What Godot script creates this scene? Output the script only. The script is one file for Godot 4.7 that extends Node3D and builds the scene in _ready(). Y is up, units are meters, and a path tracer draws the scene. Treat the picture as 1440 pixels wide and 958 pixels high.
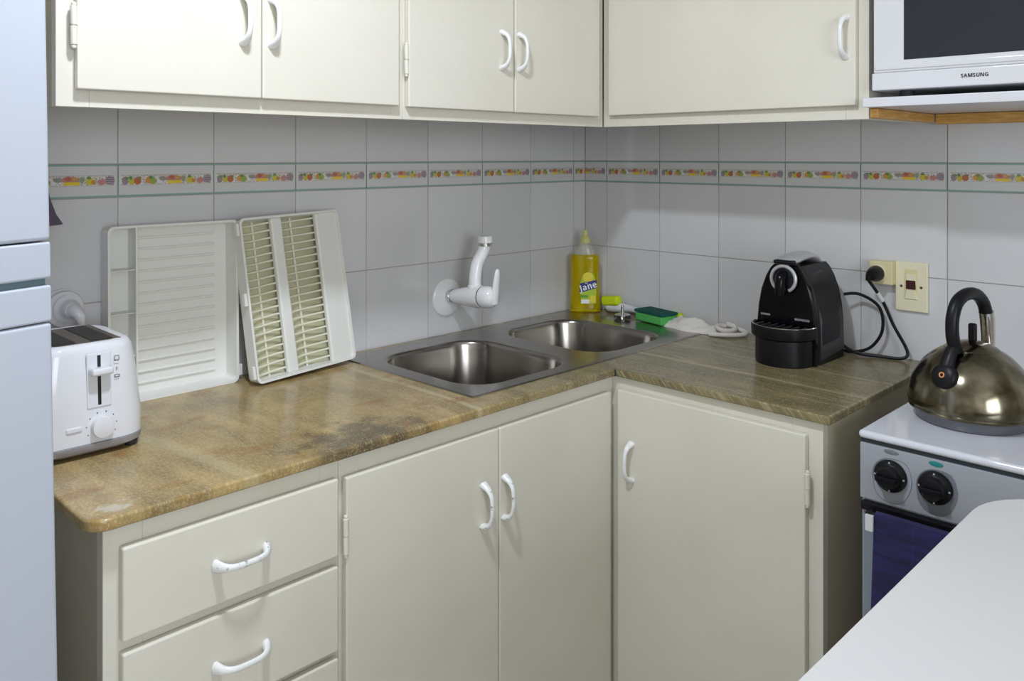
extends Node3D
# A corner kitchen: cream painted cupboards, tiled walls, stone worktop, sink, small appliances.
# The room corner is the origin: wall_back is z = 0, wall_right is x = 0.

class Geo:
	# Collects triangles; normals come from a crease angle, each closed piece is turned outside out.
	var p := PackedVector3Array()
	var t := PackedVector2Array()
	var xf := Transform3D()
	var crease := 0.78

	func tri(a: Vector3, b: Vector3, c: Vector3, ua := Vector2(), ub := Vector2(), uc := Vector2()) -> void:
		p.append(xf * a); p.append(xf * b); p.append(xf * c)
		t.append(ua); t.append(ub); t.append(uc)

	func swap(from: int) -> void:
		for i in range(from, p.size(), 3):
			var q := p[i + 1]; p[i + 1] = p[i + 2]; p[i + 2] = q
			var u := t[i + 1]; t[i + 1] = t[i + 2]; t[i + 2] = u

	func outward(from: int) -> void:
		var vol := 0.0
		var o := p[from]
		for i in range(from, p.size(), 3):
			vol += (p[i] - o).dot((p[i + 1] - o).cross(p[i + 2] - o))
		if vol > 0.0:
			swap(from)

	func facing(from: int, dir: Vector3) -> void:
		var s := 0.0
		for i in range(from, p.size(), 3):
			s += (p[i + 1] - p[i]).cross(p[i + 2] - p[i]).dot(xf.basis * dir)
		if s > 0.0:
			swap(from)

	func rbox(c: Vector3, size: Vector3, r := 0.002, seg := 1) -> Geo:
		var from := p.size()
		var h := size / 2.0
		r = minf(r, minf(h.x, minf(h.y, h.z)) * 0.999)
		if r <= 0.0:
			seg = 0
		for ax in 3:
			for s in [-1.0, 1.0]:
				var b := (ax + 1) % 3
				var d := (ax + 2) % 3
				var kb := knots(h[b], r, seg)
				var kd := knots(h[d], r, seg)
				for i in kb.size() - 1:
					for j in kd.size() - 1:
						var q: Array[Vector3] = []
						for e in [[0, 0], [1, 0], [1, 1], [0, 1]]:
							var w := Vector3()
							w[ax] = s * h[ax]; w[b] = kb[i + e[0]]; w[d] = kd[j + e[1]]
							if r > 0.0:
								var inner := Vector3(clampf(w.x, r - h.x, h.x - r), clampf(w.y, r - h.y, h.y - r), clampf(w.z, r - h.z, h.z - r))
								w = inner + (w - inner).normalized() * r
							q.append(w + c)
						if s > 0:
							tri(q[0], q[2], q[1]); tri(q[0], q[3], q[2])
						else:
							tri(q[0], q[1], q[2]); tri(q[0], q[2], q[3])
		outward(from)
		return self

	func knots(h: float, r: float, seg: int) -> PackedFloat32Array:
		var k := PackedFloat32Array()
		if seg == 0:
			return PackedFloat32Array([-h, h])
		for i in seg + 1:
			k.append(-h + r - r * tan(PI / 4 * (seg - i) / seg))
		for i in seg + 1:
			k.append(h - r + r * tan(PI / 4 * i / seg))
		return k

	# rings: each an Array of Vector3 with the same count, joined one to the next
	func loft(rings: Array, cap := true, cyclic := false, closed := true) -> Geo:
		var from := p.size()
		var m: int = rings[0].size()
		var last := rings.size() if cyclic else rings.size() - 1
		for i in last:
			var a = rings[i]
			var b = rings[(i + 1) % rings.size()]
			for j in (m if closed else m - 1):
				var k := (j + 1) % m
				if a[j].distance_squared_to(a[k]) > 1e-14:
					tri(a[j], a[k], b[k])
				if b[j].distance_squared_to(b[k]) > 1e-14:
					tri(a[j], b[k], b[j])
		if cap and not cyclic:
			for e in [0, rings.size() - 1]:
				var c := Vector3()
				for q in rings[e]: c += q
				c /= m
				for j in m:
					if e == 0: tri(c, rings[e][(j + 1) % m], rings[e][j])
					else: tri(c, rings[e][j], rings[e][(j + 1) % m])
		if closed and (cap or cyclic):
			outward(from)
		return self

	# profile of (radius, height) turned about y
	func lathe(prof: Array, n := 24, cap := true) -> Geo:
		var rings := []
		for q in prof:
			var ring := []
			for j in n:
				var a := TAU * j / n
				ring.append(Vector3(q.x * cos(a), q.y, q.x * sin(a)))
			rings.append(ring)
		return loft(rings, cap)

	# tube along a path; rad a number or one per point; flat squashes it across the side axis
	func tube(path: Array, rad, n := 8, flat := 1.0, side := Vector3.ZERO, cap := true) -> Geo:
		var rings := []
		var prev := side
		for i in path.size():
			var d: Vector3 = (path[mini(i + 1, path.size() - 1)] - path[maxi(i - 1, 0)]).normalized()
			var s := prev
			if s == Vector3.ZERO or absf(s.dot(d)) > 0.98:
				s = d.cross(Vector3.UP) if absf(d.y) < 0.9 else d.cross(Vector3.RIGHT)
			s = (s - d * s.dot(d)).normalized()
			prev = s
			var u := d.cross(s)
			var r: float = rad[i] if rad is Array else rad
			var ring := []
			for j in n:
				var a := TAU * (j + 0.5) / n
				ring.append(path[i] + s * cos(a) * r * flat + u * sin(a) * r)
			rings.append(ring)
		return loft(rings, cap)

	# polygon in the xy plane drawn out along z, with bevelled ends
	func prism(poly: PackedVector2Array, z0: float, z1: float, bevel := 0.0) -> Geo:
		var from := p.size()
		var rings := []
		var small := poly
		if bevel > 0.0:
			small = shrink(poly, bevel)
			rings.append(ring_at(small, z0)); rings.append(ring_at(poly, z0 + bevel)); rings.append(ring_at(poly, z1 - bevel)); rings.append(ring_at(small, z1))
		else:
			rings = [ring_at(poly, z0), ring_at(poly, z1)]
		loft(rings, false)
		var ids := Geometry2D.triangulate_polygon(small)
		var ccw := not Geometry2D.is_polygon_clockwise(poly)
		for i in range(0, ids.size(), 3):
			var a := small[ids[i]]; var b := small[ids[i + 1]]; var c := small[ids[i + 2]]
			if ((b - a).cross(c - a) > 0) != ccw:
				var q := b; b = c; c = q
			tri(Vector3(a.x, a.y, z0), Vector3(c.x, c.y, z0), Vector3(b.x, b.y, z0))
			tri(Vector3(a.x, a.y, z1), Vector3(b.x, b.y, z1), Vector3(c.x, c.y, z1))
		outward(from)
		return self

	func ring_at(poly: PackedVector2Array, z: float) -> Array:
		var out := []
		for q in poly: out.append(Vector3(q.x, q.y, z))
		return out

	func shrink(poly: PackedVector2Array, by: float) -> PackedVector2Array:
		var out := PackedVector2Array()
		var n := poly.size()
		var s := 1.0 if Geometry2D.is_polygon_clockwise(poly) else -1.0
		for i in n:
			var d0 := (poly[i] - poly[(i + n - 1) % n]).normalized()
			var d1 := (poly[(i + 1) % n] - poly[i]).normalized()
			var n0 := Vector2(d0.y, -d0.x); var n1 := Vector2(d1.y, -d1.x)
			var m := (n0 + n1).normalized()
			out.append(poly[i] + s * m * by / maxf(0.35, m.dot(n0)) * -1.0 * -1.0)
		return out

	func face(q: Array, dir: Vector3, uv := []) -> Geo:
		var from := p.size()
		for i in range(1, q.size() - 1):
			if uv: tri(q[0], q[i], q[i + 1], uv[0], uv[i], uv[i + 1])
			else: tri(q[0], q[i], q[i + 1])
		facing(from, dir)
		return self

	func mesh() -> ArrayMesh:
		var n := p.size()
		var fn := PackedVector3Array(); fn.resize(n / 3)
		var at := {}
		for i in n:
			var k := Vector3i((p[i] * 20000.0).round())
			if not at.has(k): at[k] = PackedInt32Array()
			at[k].append(i / 3)
		for f in n / 3:
			fn[f] = -(p[3 * f + 1] - p[3 * f]).cross(p[3 * f + 2] - p[3 * f])
		var unit := PackedVector3Array(); unit.resize(n / 3)
		for f in n / 3: unit[f] = fn[f].normalized()
		var lim := cos(crease)
		var nn := PackedVector3Array(); nn.resize(n)
		for i in n:
			var me := unit[i / 3]
			var s := Vector3()
			for f in at[Vector3i((p[i] * 20000.0).round())]:
				if unit[f].dot(me) > lim: s += fn[f]
			nn[i] = s.normalized() if s.length_squared() > 1e-24 else me
		var a := []
		a.resize(Mesh.ARRAY_MAX)
		a[Mesh.ARRAY_VERTEX] = p
		a[Mesh.ARRAY_NORMAL] = nn
		a[Mesh.ARRAY_TEX_UV] = t
		var m := ArrayMesh.new()
		m.add_surface_from_arrays(Mesh.PRIMITIVE_TRIANGLES, a)
		return m


var M := {}
var names := {}

func mat(key: String, c: Color, rough := 0.5, metal := 0.0) -> StandardMaterial3D:
	var m := StandardMaterial3D.new()
	m.resource_name = key
	m.albedo_color = c
	m.roughness = rough
	m.metallic = metal
	M[key] = m
	return m

func c8(r: int, g: int, b: int) -> Color:
	return Color8(r, g, b)

func numbered(called: String) -> String:
	names[called] = names.get(called, 0) + 1
	return called if names[called] == 1 else "%s_%03d" % [called, names[called] - 1]

func tag(o: Node, label: String, category: String, group := "") -> Node:
	o.set_meta("label", label)
	o.set_meta("category", category)
	if group: o.set_meta("group", group)
	return o

func thing(called: String, label: String, category: String, at := Vector3.ZERO, turn := 0.0, group := "") -> Node3D:
	var o := Node3D.new()
	o.name = numbered(called)
	o.position = at
	o.rotation.y = turn
	tag(o, label, category, group)
	add_child(o)
	return o

func put(called: String, m: Mesh, material: Material, parent: Node = self) -> MeshInstance3D:
	var o := MeshInstance3D.new()
	o.name = numbered(called) if parent == self else called
	o.mesh = m
	if material: o.material_override = material
	parent.add_child(o, true)
	return o

func obj(called: String, g: Geo, material: Material, parent: Node = self) -> MeshInstance3D:
	return put(called, g.mesh(), material, parent)

func structure(o: Node) -> Node:
	o.set_meta("kind", "structure")
	return o

func rrect(cx: float, cy: float, w: float, h: float, r: float, seg := 5) -> PackedVector2Array:
	var out := PackedVector2Array()
	for k in 4:
		var ox := cx + (w / 2 - r) * (1 if k in [0, 3] else -1)
		var oy := cy + (h / 2 - r) * (1 if k in [0, 1] else -1)
		for i in seg + 1:
			var a := PI / 2 * (k + float(i) / seg)
			out.append(Vector2(ox + r * cos(a), oy + r * sin(a)))
	return out

func flat_ring(poly: PackedVector2Array, y: float) -> Array:   # polygon in xz at height y
	var out := []
	for q in poly: out.append(Vector3(q.x, y, q.y))
	return out

func smooth_path(pts: Array, each := 6) -> Array:
	var out := []
	for i in pts.size() - 1:
		var a: Vector3 = pts[maxi(i - 1, 0)]
		var d: Vector3 = pts[mini(i + 2, pts.size() - 1)]
		for k in each:
			out.append(pts[i].cubic_interpolate(pts[i + 1], a, d, float(k) / each))
	out.append(pts[-1])
	return out

func words(text: String, size: float, depth := 0.0006, bold := true) -> TextMesh:
	var tm := TextMesh.new()
	var f := SystemFont.new()
	f.font_names = PackedStringArray(["Droid Sans"])
	f.font_weight = 700 if bold else 400
	tm.font = f
	tm.text = text
	tm.font_size = 32
	tm.pixel_size = size / 32.0
	tm.depth = depth
	tm.curve_step = 2.0
	return tm


# ---------------------------------------------------------------- scene
func _ready() -> void:
	camera_and_light()
	materials()
	room()
	worktop()
	base_cabinets()
	upper_cabinets()
	fridge()
	bar_table()
	stove()
	microwave()
	sink()
	faucet()
	drainer()
	toaster()
	coffee_machine()
	kettle()
	sockets()
	sink_side_things()
	mauve_shade()


func camera_and_light() -> void:
	var cam := Camera3D.new()
	cam.name = "camera"
	cam.position = Vector3(-2.0899, 1.3874, 1.7298)
	cam.rotation.y = -0.79183
	cam.projection = Camera3D.PROJECTION_FRUSTUM
	cam.near = 0.05
	cam.far = 60.0
	cam.size = 0.05 * 958.0 / 1172.705
	cam.frustum_offset = Vector2(0.0, -0.05 * 260.35 / 1172.705)
	add_child(cam)
	cam.current = true
	var e := Environment.new()
	e.background_mode = Environment.BG_COLOR
	e.background_color = Color(0.78, 0.82, 0.9)
	e.background_energy_multiplier = 1.0
	e.tonemap_mode = Environment.TONE_MAPPER_LINEAR
	e.tonemap_exposure = 1.0
	e.sdfgi_enabled = true
	e.ssao_enabled = true
	e.ssil_enabled = true
	var we := WorldEnvironment.new()
	we.name = "environment"
	we.environment = e
	add_child(we)
	# the ceiling lamp over the middle of the floor
	var lamp := AreaLight3D.new()
	lamp.name = "ceiling_lamp_light"
	lamp.area_size = Vector2(0.11, 0.11)
	lamp.position = Vector3(-1.59, 2.31, 0.97)
	lamp.rotation.x = -PI / 2
	lamp.light_color = Color(0.91, 0.945, 1.0)
	lamp.light_energy = 1.75
	lamp.area_normalize_energy = true
	lamp.area_range = 12.0
	lamp.area_attenuation = 2.0
	lamp.shadow_enabled = true
	add_child(lamp)
	# daylight that comes in by the window behind the camera
	var day := AreaLight3D.new()
	day.name = "window_daylight"
	day.area_size = Vector2(1.5, 1.1)
	day.position = Vector3(-2.35, 1.5, 3.72)
	day.light_color = Color(0.94, 0.965, 1.0)
	day.light_energy = 3.8
	day.area_normalize_energy = true
	day.area_range = 12.0
	day.area_attenuation = 2.0
	day.shadow_enabled = true
	add_child(day)


func noise_tex(freq: float, a: Color, b: Color, seed_ := 1, size := 256, type := FastNoiseLite.TYPE_SIMPLEX_SMOOTH, lo := 0.0, hi := 1.0) -> NoiseTexture2D:
	var n := FastNoiseLite.new()
	n.seed = seed_
	n.noise_type = type
	n.frequency = freq
	n.fractal_octaves = 4
	var tx := NoiseTexture2D.new()
	tx.width = size
	tx.height = size
	tx.seamless = true
	tx.noise = n
	var g := Gradient.new()
	g.offsets = PackedFloat32Array([lo, hi])
	g.colors = PackedColorArray([a, b])
	tx.color_ramp = g
	return tx

func materials() -> void:
	mat("tile_glaze", c8(226, 226, 227), 0.12)
	mat("grout", c8(182, 178, 164), 0.9)
	mat("wall_paint", c8(232, 228, 218), 0.85)
	mat("ceiling_paint", c8(240, 240, 238), 0.9)
	var fl := mat("floor_tiles", c8(255, 255, 255), 0.35)
	fl.albedo_texture = noise_tex(0.02, c8(198, 195, 186), c8(212, 209, 201), 3)
	fl.uv1_triplanar = true
	var cream := mat("cream_paint", c8(255, 255, 255), 0.32)
	cream.albedo_texture = noise_tex(0.006, c8(221, 215, 199), c8(226, 221, 207), 5, 512)
	cream.uv1_triplanar = true
	cream.uv1_world_triplanar = true
	mat("cream_edge", c8(226, 219, 196), 0.4)
	mat("side_panel", c8(196, 186, 160), 0.45)
	mat("white_handle", c8(240, 240, 238), 0.18)
	var worn := mat("worn_handle", c8(255, 255, 255), 0.2)
	worn.albedo_texture = noise_tex(0.03, c8(96, 92, 88), c8(238, 238, 236), 9, 256, FastNoiseLite.TYPE_SIMPLEX_SMOOTH, 0.24, 0.27)
	worn.uv1_triplanar = true
	worn.uv1_scale = Vector3(9, 9, 9)
	mat("fridge_white", c8(188, 193, 203), 0.25)
	mat("dark_gap", c8(40, 48, 52), 0.6)
	mat("fridge_grip", c8(98, 120, 126), 0.4)
	mat("laminate", c8(211, 209, 207), 0.35)
	mat("laminate_edge", c8(214, 205, 188), 0.5)
	var steel := mat("steel", c8(158, 153, 147), 0.25, 1.0)
	steel.roughness_texture = noise_tex(0.05, c8(190, 190, 190), c8(255, 255, 255), 4)
	steel.uv1_triplanar = true
	mat("chrome", c8(210, 208, 205), 0.1, 1.0)
	mat("black_plastic", c8(20, 20, 23), 0.38).metallic_specular = 0.35
	mat("black_gloss", c8(13, 12, 16), 0.14).metallic_specular = 0.3
	mat("charcoal", c8(52, 51, 54), 0.3)
	mat("silver_plastic", c8(200, 200, 201), 0.32, 0.35)
	mat("white_plastic", c8(222, 222, 226), 0.25)
	mat("white_gloss", c8(224, 224, 227), 0.12)
	mat("tap_white", c8(242, 242, 242), 0.14)
	mat("grey_plastic", c8(150, 148, 150), 0.4)
	var dr := mat("drainer_plastic", c8(233, 233, 226), 0.35)
	dr.backlight = Color(0.12, 0.12, 0.11)
	mat("yellowed_plastic", c8(196, 193, 160), 0.6)
	mat("drainer_wire", c8(230, 228, 208), 0.4)
	mat("ivory", c8(226, 214, 166), 0.4)
	mat("ivory_pale", c8(236, 229, 196), 0.35)
	mat("lens_red", c8(62, 24, 24), 0.2)
	mat("brass", c8(120, 100, 60), 0.4, 0.8)
	mat("enamel", c8(214, 215, 222), 0.08)
	mat("panel_grey", c8(163, 166, 172), 0.18)
	mat("print_grey", c8(118, 120, 126), 0.2)
	mat("print_line", c8(126, 126, 132), 0.3)
	mat("teal_badge", c8(30, 130, 130), 0.3)
	mat("oven_glass", c8(10, 10, 12), 0.08)
	mat("oven_side", c8(138, 146, 156), 0.35)
	var tw := mat("towel_cloth", c8(255, 255, 255), 0.95)
	tw.albedo_texture = towel_texture()
	tw.rim_enabled = true
	tw.rim = 0.3
	mat("kettle_steel", c8(190, 184, 168), 0.17, 1.0)
	var ks: StandardMaterial3D = M.kettle_steel
	ks.albedo_texture = noise_tex(0.012, c8(112, 107, 92), c8(206, 203, 194), 21, 256, FastNoiseLite.TYPE_SIMPLEX_SMOOTH, 0.15, 0.75)
	ks.uv1_triplanar = true
	ks.uv1_scale = Vector3(6, 6, 6)
	mat("kettle_foot", c8(120, 122, 126), 0.35, 0.7)
	mat("orange_ring", c8(226, 150, 96), 0.4)
	mat("mw_glass", c8(46, 49, 58), 0.1)
	mat("ink", c8(30, 32, 46), 0.5)
	var wd := mat("pine", c8(255, 255, 255), 0.45)
	var wn := noise_tex(0.02, c8(196, 140, 66), c8(226, 180, 104), 12)
	wd.albedo_texture = wn
	wd.uv1_triplanar = true
	wd.uv1_scale = Vector3(3, 30, 3)
	var soap := mat("soap_liquid", Color(0.98, 0.89, 0.05, 0.24), 0.08)
	soap.refraction_enabled = true
	soap.refraction_scale = 0.035
	var clear := mat("clear_plastic", Color(0.95, 0.95, 0.85, 0.25), 0.15)
	clear.transparency = BaseMaterial3D.TRANSPARENCY_ALPHA
	mat("soap_cap", c8(222, 218, 138), 0.4)
	mat("label_green", c8(176, 200, 40), 0.4)
	mat("label_blue", c8(32, 40, 120), 0.4)
	mat("label_white", c8(240, 240, 240), 0.4)
	mat("label_leaf", c8(90, 160, 50), 0.4)
	mat("lemon", c8(232, 214, 50), 0.4)
	mat("lime", c8(206, 226, 20), 0.6)
	var sg := mat("sponge_green", c8(255, 255, 255), 0.95)
	sg.albedo_texture = noise_tex(0.2, c8(70, 160, 74), c8(98, 196, 100), 31)
	sg.uv1_triplanar = true
	sg.uv1_scale = Vector3(9, 9, 9)
	var sc := mat("scourer", c8(255, 255, 255), 1.0)
	sc.albedo_texture = noise_tex(0.25, c8(4, 62, 58), c8(14, 98, 88), 32)
	sc.uv1_triplanar = true
	sc.uv1_scale = Vector3(9, 9, 9)
	var cl := mat("cloth", c8(255, 255, 255), 0.95)
	cl.albedo_texture = noise_tex(0.12, c8(222, 214, 202), c8(240, 235, 228), 33)
	cl.uv1_triplanar = true
	cl.uv1_scale = Vector3(8, 8, 8)
	mat("mauve", c8(104, 92, 112), 0.6)
	mat("slot_dark", c8(26, 24, 22), 0.5)
	mat("slot_metal", c8(120, 108, 96), 0.35, 0.9)
	var bulb := mat("bulb_glow", c8(255, 255, 255), 0.6)
	bulb.emission_enabled = true
	bulb.emission = Color(0.97, 0.98, 1.0)
	bulb.emission_energy_multiplier = 6.0
	var pane := mat("pane", Color(0.9, 0.95, 1.0, 0.06), 0.03)
	pane.transparency = BaseMaterial3D.TRANSPARENCY_ALPHA


func towel_texture() -> ImageTexture:
	var im := Image.create(256, 256, false, Image.FORMAT_RGB8)
	var n := FastNoiseLite.new()
	n.seed = 8
	n.frequency = 0.02
	for y in 256:
		for x in 256:
			var k := 0.9 + 0.25 * n.get_noise_2d(x * 0.7, y * 4.0)
			if y % 22 < 2: k *= 0.78
			if x % 50 < 2: k *= 1.16
			im.set_pixel(x, y, Color8(int(38 * k), int(33 * k), int(84 * k)))
	return ImageTexture.create_from_image(im)

func blob(im: Image, cx: float, cy: float, rx: float, ry: float, c: Color, n: FastNoiseLite = null) -> void:
	for y in range(maxi(0, int(cy - ry - 2)), mini(im.get_height(), int(cy + ry + 3))):
		for x in range(maxi(0, int(cx - rx - 2)), mini(im.get_width(), int(cx + rx + 3))):
			var d := Vector2((x - cx) / rx, (y - cy) / ry).length()
			if n: d += 0.25 * n.get_noise_2d(x * 3.0, y * 3.0)
			if d < 1.0: im.set_pixel(x, y, c.lerp(Color(0.66, 0.64, 0.60), 0.18))

func border_texture() -> ImageTexture:
	var w := 400
	var h := 134
	var im := Image.create(w, h, false, Image.FORMAT_RGB8)
	im.fill(c8(212, 212, 210))
	var teal := c8(142, 176, 168)
	im.fill_rect(Rect2i(0, 0, w, 6), teal)
	im.fill_rect(Rect2i(0, h - 6, w, 6), teal)
	var n := FastNoiseLite.new()
	n.seed = 17
	n.frequency = 0.06
	var y0 := 46
	var y1 := 86
	im.fill_rect(Rect2i(8, y0, w - 16, y1 - y0), c8(232, 228, 228))
	im.fill_rect(Rect2i(8, y0 - 2, w - 16, 2), c8(180, 165, 170))
	im.fill_rect(Rect2i(8, y1, w - 16, 2), c8(200, 186, 188))
	# sprigs and shading behind the fruit
	for x in range(10, w - 10):
		for y in range(y0, y1):
			var v := n.get_noise_2d(x * 2.2, y * 2.2)
			if v > 0.2: im.set_pixel(x, y, c8(138, 146, 106))
			elif v < -0.3: im.set_pixel(x, y, c8(172, 136, 128))
	var mid := 0.5 * (y0 + y1)
	blob(im, 24, mid + 3, 13, 17, c8(158, 138, 146), n)
	blob(im, 30, mid - 8, 8, 8, c8(120, 142, 96), n)
	blob(im, 50, mid + 4, 13, 15, c8(206, 196, 62), n)
	blob(im, 46, mid - 10, 7, 9, c8(96, 140, 80), n)
	blob(im, 74, mid + 3, 15, 16, c8(196, 100, 58), n)
	blob(im, 82, mid - 9, 7, 6, c8(120, 128, 70), n)
	blob(im, 120, mid, 14, 15, c8(222, 152, 60), n)
	blob(im, 138, mid + 4, 14, 14, c8(150, 172, 72), n)
	blob(im, 128, mid - 11, 8, 7, c8(92, 136, 76), n)
	blob(im, 164, mid + 6, 11, 11, c8(236, 234, 236))
	blob(im, 178, mid - 6, 15, 10, c8(150, 146, 140), n)
	blob(im, 226, mid - 5, 36, 13, c8(196, 128, 116), n)
	blob(im, 216, mid - 10, 11, 9, c8(190, 92, 62), n)
	blob(im, 240, mid - 9, 10, 8, c8(214, 156, 74), n)
	im.fill_rect(Rect2i(200, int(mid) + 4, 58, 13), c8(236, 204, 58))
	blob(im, 266, mid - 4, 9, 14, c8(146, 160, 128), n)
	blob(im, 296, mid + 2, 16, 15, c8(216, 200, 60), n)
	blob(im, 310, mid + 6, 9, 10, c8(206, 140, 62), n)
	blob(im, 292, mid - 12, 9, 6, c8(104, 148, 84), n)
	blob(im, 340, mid + 5, 16, 13, c8(204, 132, 128), n)
	blob(im, 372, mid, 19, 17, c8(166, 148, 160), n)
	for k in 4: im.fill_rect(Rect2i(356, y0 + 5 + k * 9, 34, 2), c8(122, 108, 124))
	return ImageTexture.create_from_image(im)


# ---------------------------------------------------------------- room
const BT := 1.3704      # top of the border course
const BH := 0.0666
const ROW := 0.2047

func room() -> void:
	var x0 := -3.6
	var z1 := 3.8
	var fl := obj("floor", Geo.new().rbox(Vector3(x0 / 2 , -0.06, z1 / 2), Vector3(-x0 + 0.4, 0.12, z1 + 0.4), 0.0), M.floor_tiles)
	structure(fl)
	structure(obj("ceiling", Geo.new().rbox(Vector3(x0 / 2, 2.51, z1 / 2), Vector3(-x0 + 0.4, 0.12, z1 + 0.4), 0.0), M.ceiling_paint))
	var wb := obj("wall_back", Geo.new().rbox(Vector3(x0 / 2, 1.225, -0.0625), Vector3(-x0 + 0.4, 2.45, 0.12), 0.0), M.grout)
	structure(wb)
	var wr := obj("wall_right", Geo.new().rbox(Vector3(0.0625, 1.225, z1 / 2), Vector3(0.12, 2.45, z1 + 0.4), 0.0), M.grout)
	structure(wr)
	structure(obj("wall_left", Geo.new().rbox(Vector3(x0 - 0.06, 1.225, z1 / 2), Vector3(0.12, 2.45, z1 + 0.4), 0.0), M.wall_paint))
	# the wall behind the camera, with its window opening
	var g := Geo.new()
	var wx0 := -3.1; var wx1 := -1.6; var wy0 := 0.95; var wy1 := 2.05
	g.rbox(Vector3((x0 + wx0) / 2, 1.225, z1 + 0.06), Vector3(wx0 - x0, 2.45, 0.12), 0.0)
	g.rbox(Vector3(wx1 / 2, 1.225, z1 + 0.06), Vector3(-wx1, 2.45, 0.12), 0.0)
	g.rbox(Vector3((wx0 + wx1) / 2, wy0 / 2, z1 + 0.06), Vector3(wx1 - wx0, wy0, 0.12), 0.0)
	g.rbox(Vector3((wx0 + wx1) / 2, (2.45 + wy1) / 2, z1 + 0.06), Vector3(wx1 - wx0, 2.45 - wy1, 0.12), 0.0)
	structure(obj("wall_front", g, M.wall_paint))
	var wf := Geo.new()
	for s in [wx0 + 0.025, (wx0 + wx1) / 2, wx1 - 0.025]: wf.rbox(Vector3(s, (wy0 + wy1) / 2, z1 + 0.07), Vector3(0.05, wy1 - wy0, 0.06), 0.004)
	for s in [wy0 + 0.025, wy1 - 0.025]: wf.rbox(Vector3((wx0 + wx1) / 2, s, z1 + 0.07), Vector3(wx1 - wx0, 0.05, 0.058), 0.004)
	var win := Node3D.new()
	win.name = "window_1"
	add_child(win)
	structure(win)
	obj("window_frame", wf, M.white_plastic, win)
	for s in [-1, 1]:
		obj("pane", Geo.new().rbox(Vector3((wx0 + wx1) / 2 + s * 0.3625, (wy0 + wy1) / 2, z1 + 0.07), Vector3(0.68, 1.0, 0.005), 0.0), M.pane, win)

	# glazed tiles, one mesh for each size, on both walls
	var tb := border_texture()
	var bm := mat("border_glaze", c8(255, 255, 255), 0.14)
	bm.albedo_texture = tb
	var tones := []
	for k in 3:
		tones.append(mat("tile_tone", [c8(217, 216, 216), c8(214, 213, 213), c8(220, 219, 219)][k], 0.13))
	var rng := RandomNumberGenerator.new()
	rng.seed = 4
	var meshes := {}
	for wall in 2:
		var parent: Node = wb if wall == 0 else wr
		var first := 0.0575 if wall == 0 else 0.0882
		var edges := [0.0, first]
		while edges[-1] < 2.0: edges.append(edges[-1] + 0.2)
		for k in edges.size() - 1:
			var w: float = edges[k + 1] - edges[k]
			var mid: float = (edges[k + 1] + edges[k]) / 2
			for row in 4:
				var top: float = [BT + 0.2, BT, BT - BH, BT - BH - ROW][row]
				var bot: float = [BT, BT - BH, BT - BH - ROW, 0.896][row]
				var h := top - bot
				var gap := 0.0018
				var key := "%.4f_%.4f_%d" % [w, h, wall]
				if not meshes.has(key):
					var ge := Geo.new()
					var b := 0.0009
					if row != 1:
						ge.rbox(Vector3.ZERO, Vector3(w - gap, h - gap, 0.006), b, 1)
					else:
						ge.rbox(Vector3(0, 0, -0.001), Vector3(w - gap, h - gap, 0.004), 0.0006, 1)
						var hw := (w - gap) / 2 - 0.0006; var hh := (h - gap) / 2 - 0.0006
						var full := w > 0.19
						var u0 := 0.0 if full else (1.0 - w / 0.2 if wall == 1 else 0.0)
						var u1 := 1.0 if full else (1.0 if wall == 1 else w / 0.2)
						ge.face([Vector3(-hw, -hh, 0.00102), Vector3(hw, -hh, 0.00102), Vector3(hw, hh, 0.00102), Vector3(-hw, hh, 0.00102)], Vector3.BACK, [Vector2(u0, 1), Vector2(u1, 1), Vector2(u1, 0), Vector2(u0, 0)])
					meshes[key] = ge.mesh()
				var o := put("border_tile" if row == 1 else "wall_tile", meshes[key], bm if row == 1 else tones[rng.randi() % 3], parent)
				var off := Vector3(rng.randf_range(-0.0003, 0.0003), 0, rng.randf_range(-0.0003, 0.0002))
				if wall == 0:
					o.position = Vector3(-mid, (top + bot) / 2, -0.003 if row != 1 else -0.001) + off
				else:
					o.position = Vector3(-(-0.003 if row != 1 else -0.001), (top + bot) / 2, mid) + Vector3(off.z, 0, off.x)
					o.rotation.y = -PI / 2
				o.rotation += Vector3(rng.randf_range(-0.002, 0.002), rng.randf_range(-0.002, 0.002), 0)

	var lamp := thing("ceiling_lamp", "small square white lamp hanging from the ceiling above the worktop edge", "lamp", Vector3(-1.59, 2.47, 0.97))
	obj("lamp_stem", Geo.new().lathe([Vector2(0.05, 0), Vector2(0.05, -0.015), Vector2(0.012, -0.022), Vector2(0.012, -0.12)], 24), M.white_plastic, lamp)
	obj("lamp_housing", Geo.new().rbox(Vector3(0, -0.135, 0), Vector3(0.15, 0.03, 0.15), 0.006, 2), M.white_plastic, lamp)
	obj("diffuser", Geo.new().rbox(Vector3(0, -0.1525, 0), Vector3(0.12, 0.005, 0.12), 0.001), M.bulb_glow, lamp)


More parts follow.
